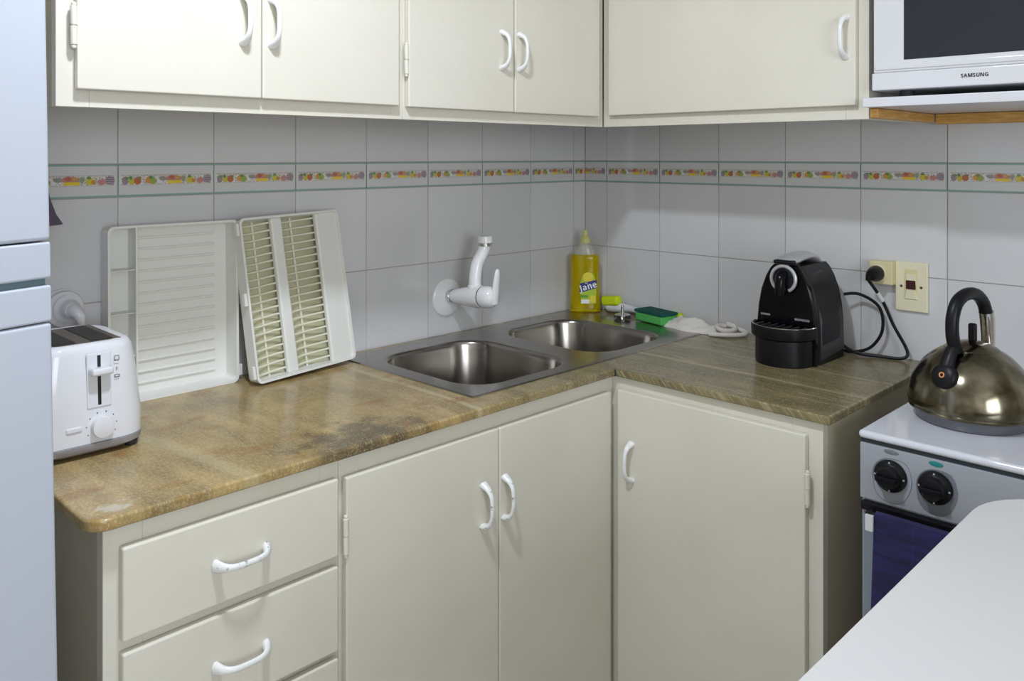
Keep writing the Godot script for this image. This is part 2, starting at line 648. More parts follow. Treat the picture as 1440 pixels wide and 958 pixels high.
# ---------------------------------------------------------------- worktop
func stone_texture() -> ImageTexture:
	var w := 1120
	var h := 704
	var im := Image.create(w, h, false, Image.FORMAT_RGB8)
	var n := FastNoiseLite.new()
	n.seed = 41
	n.frequency = 1.0
	n.fractal_octaves = 4
	var f := FastNoiseLite.new()
	f.seed = 42
	f.frequency = 1.0
	f.fractal_octaves = 2
	for j in h:
		var z := 1.1 * j / h
		for i in w:
			var x := -1.75 + 1.75 * i / w
			var wob := 0.03 * n.get_noise_2d(x * 3.0, z * 3.0)
			var right := smoothstep(-1.0, -0.62, x + wob * 3.0)
			var mott := n.get_noise_2d(x * 9.0 + 5.0, z * 5.0)
			var streak := n.get_noise_2d((x + wob) * 26.0, z * 2.2 + 9.0)
			var fine := f.get_noise_2d(x * 160.0, z * 60.0)
			var spk := f.get_noise_2d(x * 300.0 + 7.0, z * 300.0)
			var c := Color(0.645, 0.55, 0.365).lerp(Color(0.49, 0.445, 0.315), right)
			var k := (0.2 - 0.05 * right) * mott + (0.10 + 0.04 * right) * streak + 0.10 * fine
			c = c * (1.0 + k)
			# pale seams of the stone, running from the wall to the front
			var line := n.get_noise_2d((x + wob) * 17.0 + 3.0, z * 0.7)
			var pale := (1.0 - smoothstep(0.0, 0.05, absf(line))) * (0.14 + 0.28 * right)
			for seam in [[-0.99, 0.007, 0.75], [-1.55 + 0.15 * z, 0.014, 0.5], [-0.40, 0.008, 0.6], [-0.26, 0.006, 0.45]]:
				var d: float = absf(x + 0.25 * wob - seam[0])
				pale = maxf(pale, seam[2] * (1.0 - smoothstep(0.3 * seam[1], 1.6 * seam[1], d)))
			c = c.lerp(Color(0.76, 0.70, 0.54), pale)
			# rust and soot coloured clouds
			var rust := smoothstep(0.15, 0.6, n.get_noise_2d(x * 6.0 - 3.0, z * 14.0)) * (1.0 - right)
			c = c.lerp(Color(0.56, 0.38, 0.18), 0.45 * rust)
			var dark := Vector2((x + 1.23) / 0.15, (z - 0.525) / 0.09).length() + 0.8 * n.get_noise_2d(x * 14.0, z * 14.0)
			c = c.lerp(Color(0.27, 0.24, 0.19), 0.62 * (1.0 - smoothstep(0.2, 1.1, dark)))
			if spk > 0.36: c = c.lerp(Color(0.84, 0.80, 0.68), 0.5)
			var worn := Vector2((x + 1.655) / 0.035, (z - 0.525) / 0.02).length() + 1.0 * n.get_noise_2d(x * 40.0, z * 40.0)
			c = c.lerp(Color(0.82, 0.79, 0.74), 0.7 * (1.0 - smoothstep(0.3, 1.0, worn)))
			im.set_pixel(i, j, Color(c.r, c.g, c.b))
	return ImageTexture.create_from_image(im)

func worktop() -> void:
	var m := mat("stone", c8(255, 255, 255), 0.22)
	m.albedo_texture = stone_texture()
	m.texture_repeat = false
	var top := 0.9
	var thick := 0.0175
	var r := 0.004
	# outline seen from above, from the wall round the front and back to the wall
	var line := PackedVector2Array()
	line.append(Vector2(-1.7, 0.003))
	for i in 7:
		var a := PI / 2 * i / 6
		line.append(Vector2(-1.7 + 0.03 * (1 - cos(a)), 0.56 - 0.03 * (1 - sin(a))))
	line.append(Vector2(-0.5695, 0.56))
	for q in [Vector2(-0.5695, 1.0565), Vector2(-0.5665, 1.0595), Vector2(-0.003, 1.0595)]: line.append(q)
	var nor := PackedVector2Array()
	for i in line.size():
		var d0 := (line[i] - line[maxi(i - 1, 0)]).normalized()
		var d1 := (line[mini(i + 1, line.size() - 1)] - line[i]).normalized()
		if i == 0: d0 = d1
		if i == line.size() - 1: d1 = d0
		var n0 := Vector2(-d0.y, d0.x); var n1 := Vector2(-d1.y, d1.x)
		var mm := (n0 + n1).normalized()
		nor.append(mm / maxf(0.4, mm.dot(n0)))
	var prof := []
	for i in 4:
		var a := PI / 2 * i / 3
		prof.append(Vector2(-r + r * sin(a), -r + r * cos(a)))
	for i in 4:
		var a := PI / 2 * i / 3
		prof.append(Vector2(-r + r * cos(a), -thick + r - r * sin(a)))
	var g := Geo.new()
	var uvs := func(q: Vector3) -> Vector2: return Vector2((q.x + 1.75) / 1.75, (q.z - (top - q.y)) / 1.1)
	for i in line.size() - 1:
		for k in prof.size() - 1:
			var q := []
			for e in [[0, 0], [1, 0], [1, 1], [0, 1]]:
				var b: Vector2 = line[i + e[0]] + nor[i + e[0]] * prof[k + e[1]].x
				q.append(Vector3(b.x, top + prof[k + e[1]].y, b.y))
			var nn := nor[i]
			g.face(q, Vector3(nn.x, 0.2 if k < 4 else -0.2, nn.y), q.map(uvs))
	var hole := [-0.93, -0.12, 0.055, 0.478]
	var inner := PackedVector2Array()
	for i in line.size(): inner.append(line[i] - nor[i] * r)
	inner[0].y = 0.003
	inner[inner.size() - 1].x = -0.003
	for level in [top, top - thick]:
		# split through the sink opening into a left and a right piece
		var cut := -0.53
		var a := PackedVector2Array()
		for i in 8: a.append(inner[i])
		a.append(Vector2(cut - 0.1, inner[8].y)); a.append(Vector2(cut - 0.1, hole[3])); a.append(Vector2(hole[0], hole[3])); a.append(Vector2(hole[0], hole[2])); a.append(Vector2(cut - 0.1, hole[2])); a.append(Vector2(cut - 0.1, 0.003))
		var b := PackedVector2Array([Vector2(cut - 0.1, 0.003), Vector2(cut - 0.1, hole[2]), Vector2(hole[1], hole[2]), Vector2(hole[1], hole[3]), Vector2(cut - 0.1, hole[3]), Vector2(cut - 0.1, inner[8].y)])
		for i in range(8, inner.size()): b.append(inner[i])
		b.append(Vector2(-0.003, 0.003))
		for poly in [a, b]:
			var ids := Geometry2D.triangulate_polygon(poly)
			for i in range(0, ids.size(), 3):
				var q := []
				for e in 3: q.append(Vector3(poly[ids[i + e]].x, level, poly[ids[i + e]].y))
				g.face(q, Vector3.UP if level == top else Vector3.DOWN, q.map(uvs))
	var wt := obj("worktop", g, m)
	obj("joint", Geo.new().rbox(Vector3(-0.5703, top - 0.0088, 0.5608), Vector3(0.003, 0.016, 0.003), 0.0005), M.dark_gap, wt)
	tag(wt, "brown veined stone worktop with polished edge running round the corner", "worktop")


# ---------------------------------------------------------------- cupboards
var handle_mesh: ArrayMesh
var hinge_mesh: ArrayMesh

func handle_shape() -> ArrayMesh:
	# bow handle, length along y, standing out along z
	var path := []
	var rad := []
	var l := 0.041
	for i in 15:
		var s := -1.0 + 2.0 * i / 14
		var z := 0.026 * pow(1.0 - pow(absf(s), 3.2), 0.62)
		path.append(Vector3(0, l * s, z))
		rad.append(0.0034 + 0.0040 * pow(absf(s), 5.0))
	path[0].z = -0.0005
	path[14].z = -0.0005
	var g := Geo.new()
	g.crease = 1.2
	g.tube(path, rad, 10, 1.35, Vector3.RIGHT)
	return g.mesh()

func hinge_shape() -> ArrayMesh:
	var g := Geo.new()
	var pr := []
	for q in [[0.001, -0.036], [0.0036, -0.0345], [0.0042, -0.032], [0.0036, -0.030], [0.0052, -0.029], [0.0052, -0.001], [0.0036, -0.0006], [0.0036, 0.0006], [0.0052, 0.001], [0.0052, 0.029], [0.0036, 0.030], [0.0042, 0.032], [0.0036, 0.0345], [0.001, 0.036]]:
		pr.append(Vector2(q[0], q[1]))
	g.lathe(pr, 10)
	return g.mesh()

func attach_handle(door: Node3D, at: Vector3, across := false, worn := false) -> void:
	var o := put("handle", handle_mesh, M.worn_handle if worn else M.white_handle, door)
	o.position = at
	if across: o.rotation.z = PI / 2

func attach_hinge(door: Node3D, at: Vector3) -> void:
	put("hinge", hinge_mesh, M.cream_paint, door).position = at

func door_panel(called: String, parent: Node3D, x0: float, x1: float, y0: float, y1: float, z: float, r := 0.0028) -> MeshInstance3D:
	# a leaf standing z - 0.0145 to z, its own origin at its centre
	var o := obj(called, Geo.new().rbox(Vector3.ZERO, Vector3(x1 - x0, y1 - y0, 0.0145), r, 2), M.cream_paint, parent)
	o.position = Vector3((x0 + x1) / 2, (y0 + y1) / 2, z - 0.00725)
	return o

func frame(parent: Node3D, bars: Array, z: float, d := 0.02) -> void:
	var g := Geo.new()
	for b in bars:
		g.rbox(Vector3((b[0] + b[1]) / 2, (b[2] + b[3]) / 2, z - d / 2), Vector3(b[1] - b[0], b[3] - b[2], d), 0.0008, 1)
	obj("face_frame", g, M.cream_paint, parent)

func carcass(parent: Node3D, x0: float, x1: float, y0: float, y1: float, z0: float, z1: float, lid: bool, sides: Material = null, rise := 0.0, rise_sides := Vector2.ZERO) -> void:
	var g := Geo.new()
	var k := 0.016
	g.rbox(Vector3(x0 + k / 2, (y0 + y1 + rise_sides.x) / 2, (z0 + z1) / 2), Vector3(k, y1 - y0 - rise_sides.x, z1 - z0), 0.0008)
	g.rbox(Vector3(x1 - k / 2, (y0 + y1 + rise_sides.y) / 2, (z0 + z1) / 2), Vector3(k, y1 - y0 - rise_sides.y, z1 - z0), 0.0008)
	g.rbox(Vector3((x0 + x1) / 2, y0 + rise + k / 2, (z0 + z1) / 2), Vector3(x1 - x0 - 2 * k, k, z1 - z0), 0.0)
	g.rbox(Vector3((x0 + x1) / 2, (y0 + y1 + rise) / 2, z0 + 0.003), Vector3(x1 - x0 - 2 * k, y1 - y0 - rise - 2 * k, 0.006), 0.0)
	if lid: g.rbox(Vector3((x0 + x1) / 2, y1 - k / 2, (z0 + z1) / 2), Vector3(x1 - x0 - 2 * k, k, z1 - z0), 0.0)
	obj("carcass", g, sides if sides else M.side_panel, parent)

func base_cabinets() -> void:
	handle_mesh = handle_shape()
	hinge_mesh = hinge_shape()
	var fz := 0.54
	var dz := 0.5555
	var yt := 0.882
	# drawers beside the fridge
	var a := thing("drawer_cabinet", "cream drawer unit under the left end of the worktop beside the fridge", "cabinet", Vector3(-1.49, 0, 0), 0.0, "cream base cupboards")
	var ox := 1.49
	carcass(a, -1.675 + ox, -1.30 + ox, 0.08, yt, 0.004, fz - 0.0205, false)
	frame(a, [[-1.675 + ox, -1.652 + ox + 0.03, 0.08, yt], [-1.335 + ox, -1.30 + ox, 0.08, yt], [-1.622 + ox, -1.335 + ox, 0.832, yt], [-1.622 + ox, -1.335 + ox, 0.70, 0.73], [-1.622 + ox, -1.335 + ox, 0.55, 0.575], [-1.622 + ox, -1.335 + ox, 0.40, 0.425], [-1.622 + ox, -1.335 + ox, 0.08, 0.13]], fz)
	obj("plinth", Geo.new().rbox(Vector3(0, 0.04, 0.26), Vector3(0.37, 0.08, 0.44), 0.001), M.side_panel, a)
	var rows := [[0.7225, 0.8515], [0.5665, 0.7065], [0.4115, 0.5545], [0.14, 0.398]]
	for k in 4:
		var d := door_panel("drawer", a, -1.6545 + ox, -1.3085 + ox, rows[k][0], rows[k][1], dz, 0.0035)
		attach_handle(d, Vector3(0.0, -0.005, 0.007), true, k == 0)
	# double cupboard under the sink
	var s := thing("sink_cabinet", "cream double-door cupboard under the sink", "cabinet", Vector3(-0.92, 0, 0), 0.0, "cream base cupboards")
	ox = 0.92
	carcass(s, -1.2995 + ox, -0.54 + ox, 0.08, yt, 0.004, fz - 0.0205, false)
	frame(s, [[-1.2995 + ox, -1.26 + ox, 0.08, yt], [-0.60 + ox, -0.5535 + ox, 0.08, yt], [-1.26 + ox, -0.60 + ox, 0.83, yt], [-1.26 + ox, -0.60 + ox, 0.08, 0.14]], fz)
	obj("plinth", Geo.new().rbox(Vector3(0, 0.04, 0.26), Vector3(0.75, 0.08, 0.44), 0.001), M.side_panel, s)
	var dl := door_panel("door", s, -1.2935 + ox, -0.9375 + ox, 0.12, 0.8485, dz)
	attach_handle(dl, Vector3(0.136, 0.224, 0.007), false, true)
	attach_hinge(dl, Vector3(-0.1785, 0.267, 0.006))
	var d2 := door_panel("door", s, -0.935 + ox, -0.5785 + ox, 0.12, 0.8485, dz)
	attach_handle(d2, Vector3(-0.165, 0.224, 0.007), false, true)
	# single cupboard on the right wall; local +z looks along -x, local x runs along world z
	var c := thing("corner_cabinet", "cream single-door cupboard between the sink cupboard and the stove", "cabinet", Vector3(0, 0, 0.8), -PI / 2, "cream base cupboards")
	var cz := -0.8
	carcass(c, 0.561 + cz, 1.041 + cz, 0.08, yt, 0.004, 0.5345, false)
	frame(c, [[0.5405 + cz, 0.60 + cz, 0.08, yt], [0.98 + cz, 1.041 + cz, 0.08, yt], [0.60 + cz, 0.98 + cz, 0.83, yt], [0.60 + cz, 0.98 + cz, 0.08, 0.14]], 0.555)
	obj("plinth", Geo.new().rbox(Vector3(0, 0.04, 0.27), Vector3(0.47, 0.08, 0.44), 0.001), M.side_panel, c)
	var dr := door_panel("door", c, 0.566 + cz, 1.0125 + cz, 0.12, 0.855, 0.5705)
	attach_handle(dr, Vector3(-0.184, 0.212, 0.007))
	attach_hinge(dr, Vector3(0.2275, 0.266, 0.006))

func upper_cabinets() -> void:
	var yb := 1.462
	var yt := 2.2
	var fz := 0.355
	var dz := 0.3705
	var a := thing("wall_cabinet", "cream double-door wall cupboard nearest the fridge, above the dish drainer", "cabinet", Vector3(-1.35, yb, 0), 0.0, "cream wall cupboards")
	var ox := 1.35
	carcass(a, -1.678 + ox, -1.0205 + ox, 0, yt - yb, 0.004, fz - 0.0205, true, null, 0.04, Vector2(0, 0.04))
	frame(a, [[-1.678 + ox, -1.63 + ox, 0, yt - yb], [-1.05 + ox, -1.0205 + ox, 0, yt - yb], [-1.63 + ox, -1.05 + ox, 0, 0.05], [-1.63 + ox, -1.05 + ox, yt - yb - 0.05, yt - yb]], fz)
	var d := door_panel("door", a, -1.6525 + ox, -1.3465 + ox, 0.0265, 0.70, dz)
	attach_handle(d, Vector3(0.118, -0.2, 0.007))
	attach_hinge(d, Vector3(-0.153 - 0.004, -0.24, 0.004))
	d = door_panel("door", a, -1.3445 + ox, -1.0395 + ox, 0.0265, 0.70, dz)
	attach_handle(d, Vector3(-0.134, -0.2, 0.007))
	var b := thing("wall_cabinet", "cream double-door wall cupboard in the corner above the faucet", "cabinet", Vector3(-0.69, yb, 0), 0.0, "cream wall cupboards")
	ox = 0.69
	carcass(b, -1.02 + ox, -0.362 + ox, 0.04, yt - yb, 0.004, fz - 0.0205, true)
	frame(b, [[-1.02 + ox, -0.99 + ox, 0, yt - yb], [-0.40 + ox, -0.3575 + ox, 0, yt - yb], [-0.99 + ox, -0.40 + ox, 0, 0.05], [-0.99 + ox, -0.40 + ox, yt - yb - 0.05, yt - yb]], fz)
	d = door_panel("door", b, -1.0155 + ox, -0.7055 + ox, 0.0255, 0.70, dz)
	attach_handle(d, Vector3(0.116, -0.196, 0.007))
	attach_hinge(d, Vector3(-0.155 - 0.004, -0.24, 0.004))
	d = door_panel("door", b, -0.702 + ox, -0.3885 + ox, 0.0255, 0.70, dz)
	attach_handle(d, Vector3(-0.142, -0.196, 0.007))
	var c := thing("wall_cabinet", "cream single-door wall cupboard left of the microwave, above the coffee machine", "cabinet", Vector3(0, yb, 0.7), -PI / 2, "cream wall cupboards")
	var cz := -0.7
	carcass(c, 0.362 + cz, 1.048 + cz, 0, yt - yb, 0.004, fz - 0.0205, true, M.cream_paint, 0.04, Vector2(0.04, 0))
	frame(c, [[0.3575 + cz, 0.40 + cz, 0, yt - yb], [1.0 + cz, 1.048 + cz, 0, yt - yb], [0.40 + cz, 1.0 + cz, 0, 0.05], [0.40 + cz, 1.0 + cz, yt - yb - 0.05, yt - yb]], fz)
	d = door_panel("door", c, 0.383 + cz, 1.0265 + cz, 0.0285, 0.70, dz)
	attach_handle(d, Vector3(0.3, -0.193, 0.007))


# ---------------------------------------------------------------- large appliances
func fridge() -> void:
	# origin at the floor below the front right corner; local -x runs along the front
	var f := thing("fridge", "white two-door fridge freezer at the left end of the worktop", "fridge", Vector3(-1.7445, 0, 0.63), deg_to_rad(10.6))
	f.rotation.z = deg_to_rad(1.0)
	obj("body", Geo.new().rbox(Vector3(-0.3, 0.86, -0.325), Vector3(0.596, 1.68, 0.53), 0.01, 2), M.fridge_white, f)
	var up := obj("freezer_door", Geo.new().rbox(Vector3(-0.3, 1.492, -0.03), Vector3(0.6, 0.412, 0.06), 0.005, 3), M.fridge_white, f)
	obj("grip", Geo.new().rbox(Vector3(-0.3, 1.2625, -0.03), Vector3(0.6, 0.0435, 0.06), 0.003, 2), M.fridge_white, up)
	var lo := obj("fridge_door", Geo.new().rbox(Vector3(-0.3, 0.645, -0.03), Vector3(0.6, 1.085, 0.06), 0.005, 3), M.fridge_white, f)
	obj("grip", Geo.new().rbox(Vector3(-0.3, 1.2105, -0.03), Vector3(0.6, 0.0435, 0.06), 0.003, 2), M.fridge_white, lo)
	obj("door_gap", Geo.new().rbox(Vector3(-0.3, 1.2365, -0.037), Vector3(0.592, 0.02, 0.06), 0.001), M.fridge_grip, f)
	obj("plinth", Geo.new().rbox(Vector3(-0.3, 0.051, -0.3), Vector3(0.58, 0.1, 0.5), 0.002), M.dark_gap, f)

func bar_table() -> void:
	var t := thing("breakfast_bar", "pale laminate breakfast bar with rounded corner in the right foreground", "table", Vector3(-1.3, 0, 1.9))
	var poly := PackedVector2Array()
	var x0 := -0.45; var x1 := 0.592; var z0 := -0.5255; var z1 := 0.6; var r := 0.12
	poly.append(Vector2(x0, z0))
	for i in 11:
		var a := PI / 2 * i / 10
		poly.append(Vector2(x1 - r + r * sin(a), z0 + r - r * cos(a)))
	poly.append(Vector2(x1, z1)); poly.append(Vector2(x0, z1))
	var g := Geo.new()
	g.xf = Transform3D(Basis(Vector3.RIGHT, Vector3.BACK, Vector3.DOWN), Vector3(0, 0.9, 0))
	g.prism(poly, 0.0, 0.025, 0.0012)
	obj("tabletop", g, M.laminate, t)
	obj("support_panel", Geo.new().rbox(Vector3(0.1, 0.437, 0.1), Vector3(0.7, 0.874, 0.6), 0.003), M.cream_paint, t)

func disc(r0: float, prof: Array, n := 28) -> Geo:    # turned about x, standing out along -x
	var g := Geo.new()
	g.xf = Transform3D(Basis(Vector3.FORWARD, Vector3.LEFT, Vector3.UP).orthonormalized(), Vector3.ZERO)
	var p := []
	for q in prof: p.append(Vector2(q[0] * r0, q[1]))
	g.lathe(p, n)
	return g

func stove() -> void:
	var t := thing("stove", "white stove with grey control panel and black knobs, right of the worktop", "stove", Vector3(0, 0, 1.36))
	var z := -1.36
	obj("body", Geo.new().rbox(Vector3(-0.285, 0.441, 0.0), Vector3(0.53, 0.842, 0.496), 0.003), M.enamel, t)
	obj("hob_lid", Geo.new().rbox(Vector3(-0.29, 0.878, 0.0), Vector3(0.535, 0.0145, 0.506), 0.007, 3), M.enamel, t)
	obj("dark_seam", Geo.new().rbox(Vector3(-0.288, 0.867, 0.0), Vector3(0.526, 0.0085, 0.498), 0.001), M.dark_gap, t)
	var cp := obj("control_panel", Geo.new().rbox(Vector3(-0.545, 0.8125, 0.0), Vector3(0.02, 0.101, 0.5), 0.002), M.panel_grey, t)
	# printed drop shapes round the knobs, the second one filled
	var drop := PackedVector2Array()
	for i in 28:
		var a := TAU * i / 28
		var rr := 0.034 + 0.012 * pow(maxf(0.0, cos(a + PI / 2)), 3.0) + 0.004 * pow(maxf(0.0, cos(2.0 * (a - 0.9))), 3.0)
		drop.append(Vector2(rr * cos(a) + 0.002, rr * sin(a) - 0.003))
	var turn := Basis(Vector3.BACK, Vector3.UP, Vector3.LEFT)
	for k in 3:
		var kz := (1.165 + 0.0747 * k if k < 2 else 1.53) + z
		var g := Geo.new()
		g.xf = Transform3D(turn, Vector3(-0.555, 0.8152, kz))
		if k % 2 == 1: g.prism(drop, -0.0004, 0.0003)
		else:
			var path := []
			for q in drop: path.append(Vector3(q.x, q.y, 0.0002))
			path.append(path[0])
			g.tube(path, 0.0006, 5, 1.0, Vector3.BACK)
		obj("knob_print", g, M.print_grey if k % 2 == 1 else M.print_line, cp)
		var kn := obj("knob", disc(1.0, [[0.0285, 0], [0.0285, 0.004], [0.027, 0.007], [0.022, 0.0085], [0.02, 0.011], [0.019, 0.02], [0.017, 0.022]], 32), M.black_plastic, t)
		kn.position = Vector3(-0.5555, 0.8152, kz)
		var gr := Geo.new()
		gr.rbox(Vector3(-0.024, 0, 0), Vector3(0.012, 0.010, 0.036), 0.003, 2)
		obj("grip", gr, M.black_gloss, kn)
		for i in 4:
			var a := TAU * i / 4 + PI / 2
			obj("dial_mark", Geo.new().rbox(Vector3(-0.0075, 0.0247 * sin(a), 0.0247 * cos(a)), Vector3(0.0012, 0.003, 0.003), 0.0003), M.silver_plastic, kn)
	var bd := disc(1.0, [[0.012, 0], [0.011, 0.0008]], 20)
	var badge := obj("badge", bd, M.teal_badge, cp)
	badge.position = Vector3(-0.5552, 0.8555, 1.2405 + z)
	badge.scale = Vector3(1, 0.38, 1)
	var bd2 := obj("badge", bd, M.print_grey, cp)
	bd2.position = Vector3(-0.5552, 0.8575, 1.166 + z)
	bd2.scale = Vector3(1, 0.34, 1.1)
	var dr := obj("oven_door", Geo.new().rbox(Vector3(-0.545, 0.46, 0.0), Vector3(0.03, 0.574, 0.486), 0.003), M.oven_side, t)
	obj("oven_window", Geo.new().rbox(Vector3(-0.5605, 0.45, 0.0), Vector3(0.003, 0.40, 0.40), 0.001), M.oven_glass, dr)
	obj("top_trim", Geo.new().rbox(Vector3(-0.556, 0.752, 0.0), Vector3(0.02, 0.014, 0.49), 0.002), M.black_plastic, dr)
	var h := Geo.new()
	h.tube([Vector3(-0.555, 0.742, -0.222), Vector3(-0.582, 0.747, -0.222), Vector3(-0.59, 0.748, -0.214), Vector3(-0.59, 0.748, 0.214), Vector3(-0.582, 0.747, 0.222), Vector3(-0.555, 0.742, 0.222)], 0.0075, 10)
	obj("oven_handle", h, M.black_plastic, dr)
	# the towel over the oven handle
	var w := thing("tea_towel", "dark blue tea towel hanging over the oven handle", "towel", Vector3(-0.59, 0.748, 1.3185))
	var rows := []
	var prof := [Vector2(0.012, -0.22), Vector2(0.0125, -0.1), Vector2(0.011, -0.01), Vector2(0.007, 0.0085), Vector2(0.0, 0.012), Vector2(-0.009, 0.009), Vector2(-0.0135, -0.004)]
	for i in 12: prof.append(Vector2(-0.0135 - 0.001 * i, -0.004 - 0.03 * (i + 1)))
	var m := 24
	var g2 := Geo.new()
	for side in 2:
		for i in prof.size():
			var row := []
			for j in m + 1:
				var zz := -0.165 + 0.33 * j / m
				var hang := clampf((-prof[i].y) / 0.3, 0.0, 1.0)
				var wv := 0.004 * sin(zz * 60.0) * hang + 0.003 * sin(zz * 25.0 + 2.0) * hang
				var front := 1.0 if i > 4 else -0.4
				row.append(Vector3(prof[i].x * (1.0 if side == 0 else 0.86) - absf(wv) * front + (0.0 if side == 0 else 0.0008 * front), prof[i].y - (0.0 if side == 0 else 0.0015), zz + 0.012 * hang * (zz / 0.165) * 0.0 - 0.006 * hang))
			rows.append(row)
	var np := prof.size()
	var len_ := 0.0
	for i in np - 1:
		var seg: float = prof[i].distance_to(prof[i + 1])
		for j in m:
			var u0 := float(j) / m; var u1 := float(j + 1) / m
			g2.face([rows[i][j], rows[i][j + 1], rows[i + 1][j + 1], rows[i + 1][j]], Vector3(-1 if i > 4 else 1, 0.3 if i > 1 and i < 7 else 0.0, 0), [Vector2(u0, len_), Vector2(u1, len_), Vector2(u1, len_ + seg * 2.2), Vector2(u0, len_ + seg * 2.2)])
		len_ += seg * 2.2
	obj("cloth", g2, M.towel_cloth, w)
	obj("white_tab", Geo.new().rbox(Vector3(-0.0165, -0.006, -0.171), Vector3(0.006, 0.028, 0.014), 0.001), M.white_plastic, w).set_meta("label", "small white tab at the towel edge")

func microwave() -> void:
	var s := thing("microwave_shelf", "white shelf board on pine battens carrying the microwave", "shelf", Vector3(0, 1.4842, 1.35))
	var z := -1.35
	obj("board", Geo.new().rbox(Vector3(-0.2015, 0.0093, 0.0), Vector3(0.397, 0.0186, 0.594), 0.0015), M.white_plastic, s)
	var bt := Geo.new().rbox(Vector3(-0.19, -0.0105, 1.0595 + z), Vector3(0.34, 0.0205, 0.017), 0.004, 2)
	obj("batten", bt, M.pine, s)
	obj("batten", Geo.new().rbox(Vector3(-0.0145, -0.0125, 0.0), Vector3(0.022, 0.024, 0.56), 0.003, 1), M.pine, s)
	var o := thing("microwave", "white microwave oven with dark glass door on the shelf", "microwave", Vector3(0, 1.5028, 1.318))
	z = -1.318
	# feet, then the case from 0.015
	for q in [[-0.34, -0.2], [-0.34, 0.2], [-0.07, -0.2], [-0.07, 0.2]]:
		var ft := obj("foot", Geo.new().lathe([Vector2(0.014, 0.0), Vector2(0.014, 0.0155)], 12), M.dark_gap, o)
		ft.position = Vector3(q[0], 0, q[1])
	obj("case", Geo.new().rbox(Vector3(-0.19, 0.157, 0.0), Vector3(0.35, 0.284, 0.51), 0.004, 2), M.white_plastic, o)
	var fp := obj("front_panel", Geo.new().rbox(Vector3(-0.372, 0.0325, 0.0), Vector3(0.016, 0.035, 0.51), 0.003, 2), M.white_gloss, o)
	var tx := put("brand_lettering", words("SAMSUNG", 0.0098), M.ink, fp)
	tx.position = Vector3(-0.3803, 0.0345, 1.252 + z)
	tx.rotation.y = -PI / 2
	var dz0 := 1.0665 + z
	var dd := obj("door", Geo.new().rbox(Vector3(-0.372, 0.172, (dz0 + 0.13) / 2), Vector3(0.016, 0.244, 0.13 - dz0), 0.003, 2), M.white_gloss, o)
	var win := Geo.new()
	win.rbox(Vector3(-0.3795, 0.178, (1.1255 + z + 0.075) / 2), Vector3(0.003, 0.21, 0.075 - 1.1255 - z), 0.0008)
	obj("door_window", win, M.mw_glass, dd)
	# the sloping sill below the window
	obj("sill", Geo.new().rbox(Vector3(-0.3795, 0.0605, (dz0 + 0.13) / 2), Vector3(0.006, 0.012, 0.13 - dz0 - 0.006), 0.0028, 2), M.white_gloss, dd)
	obj("keypad", Geo.new().rbox(Vector3(-0.372, 0.172, 0.1925), Vector3(0.016, 0.244, 0.122), 0.003, 2), M.white_gloss, o)


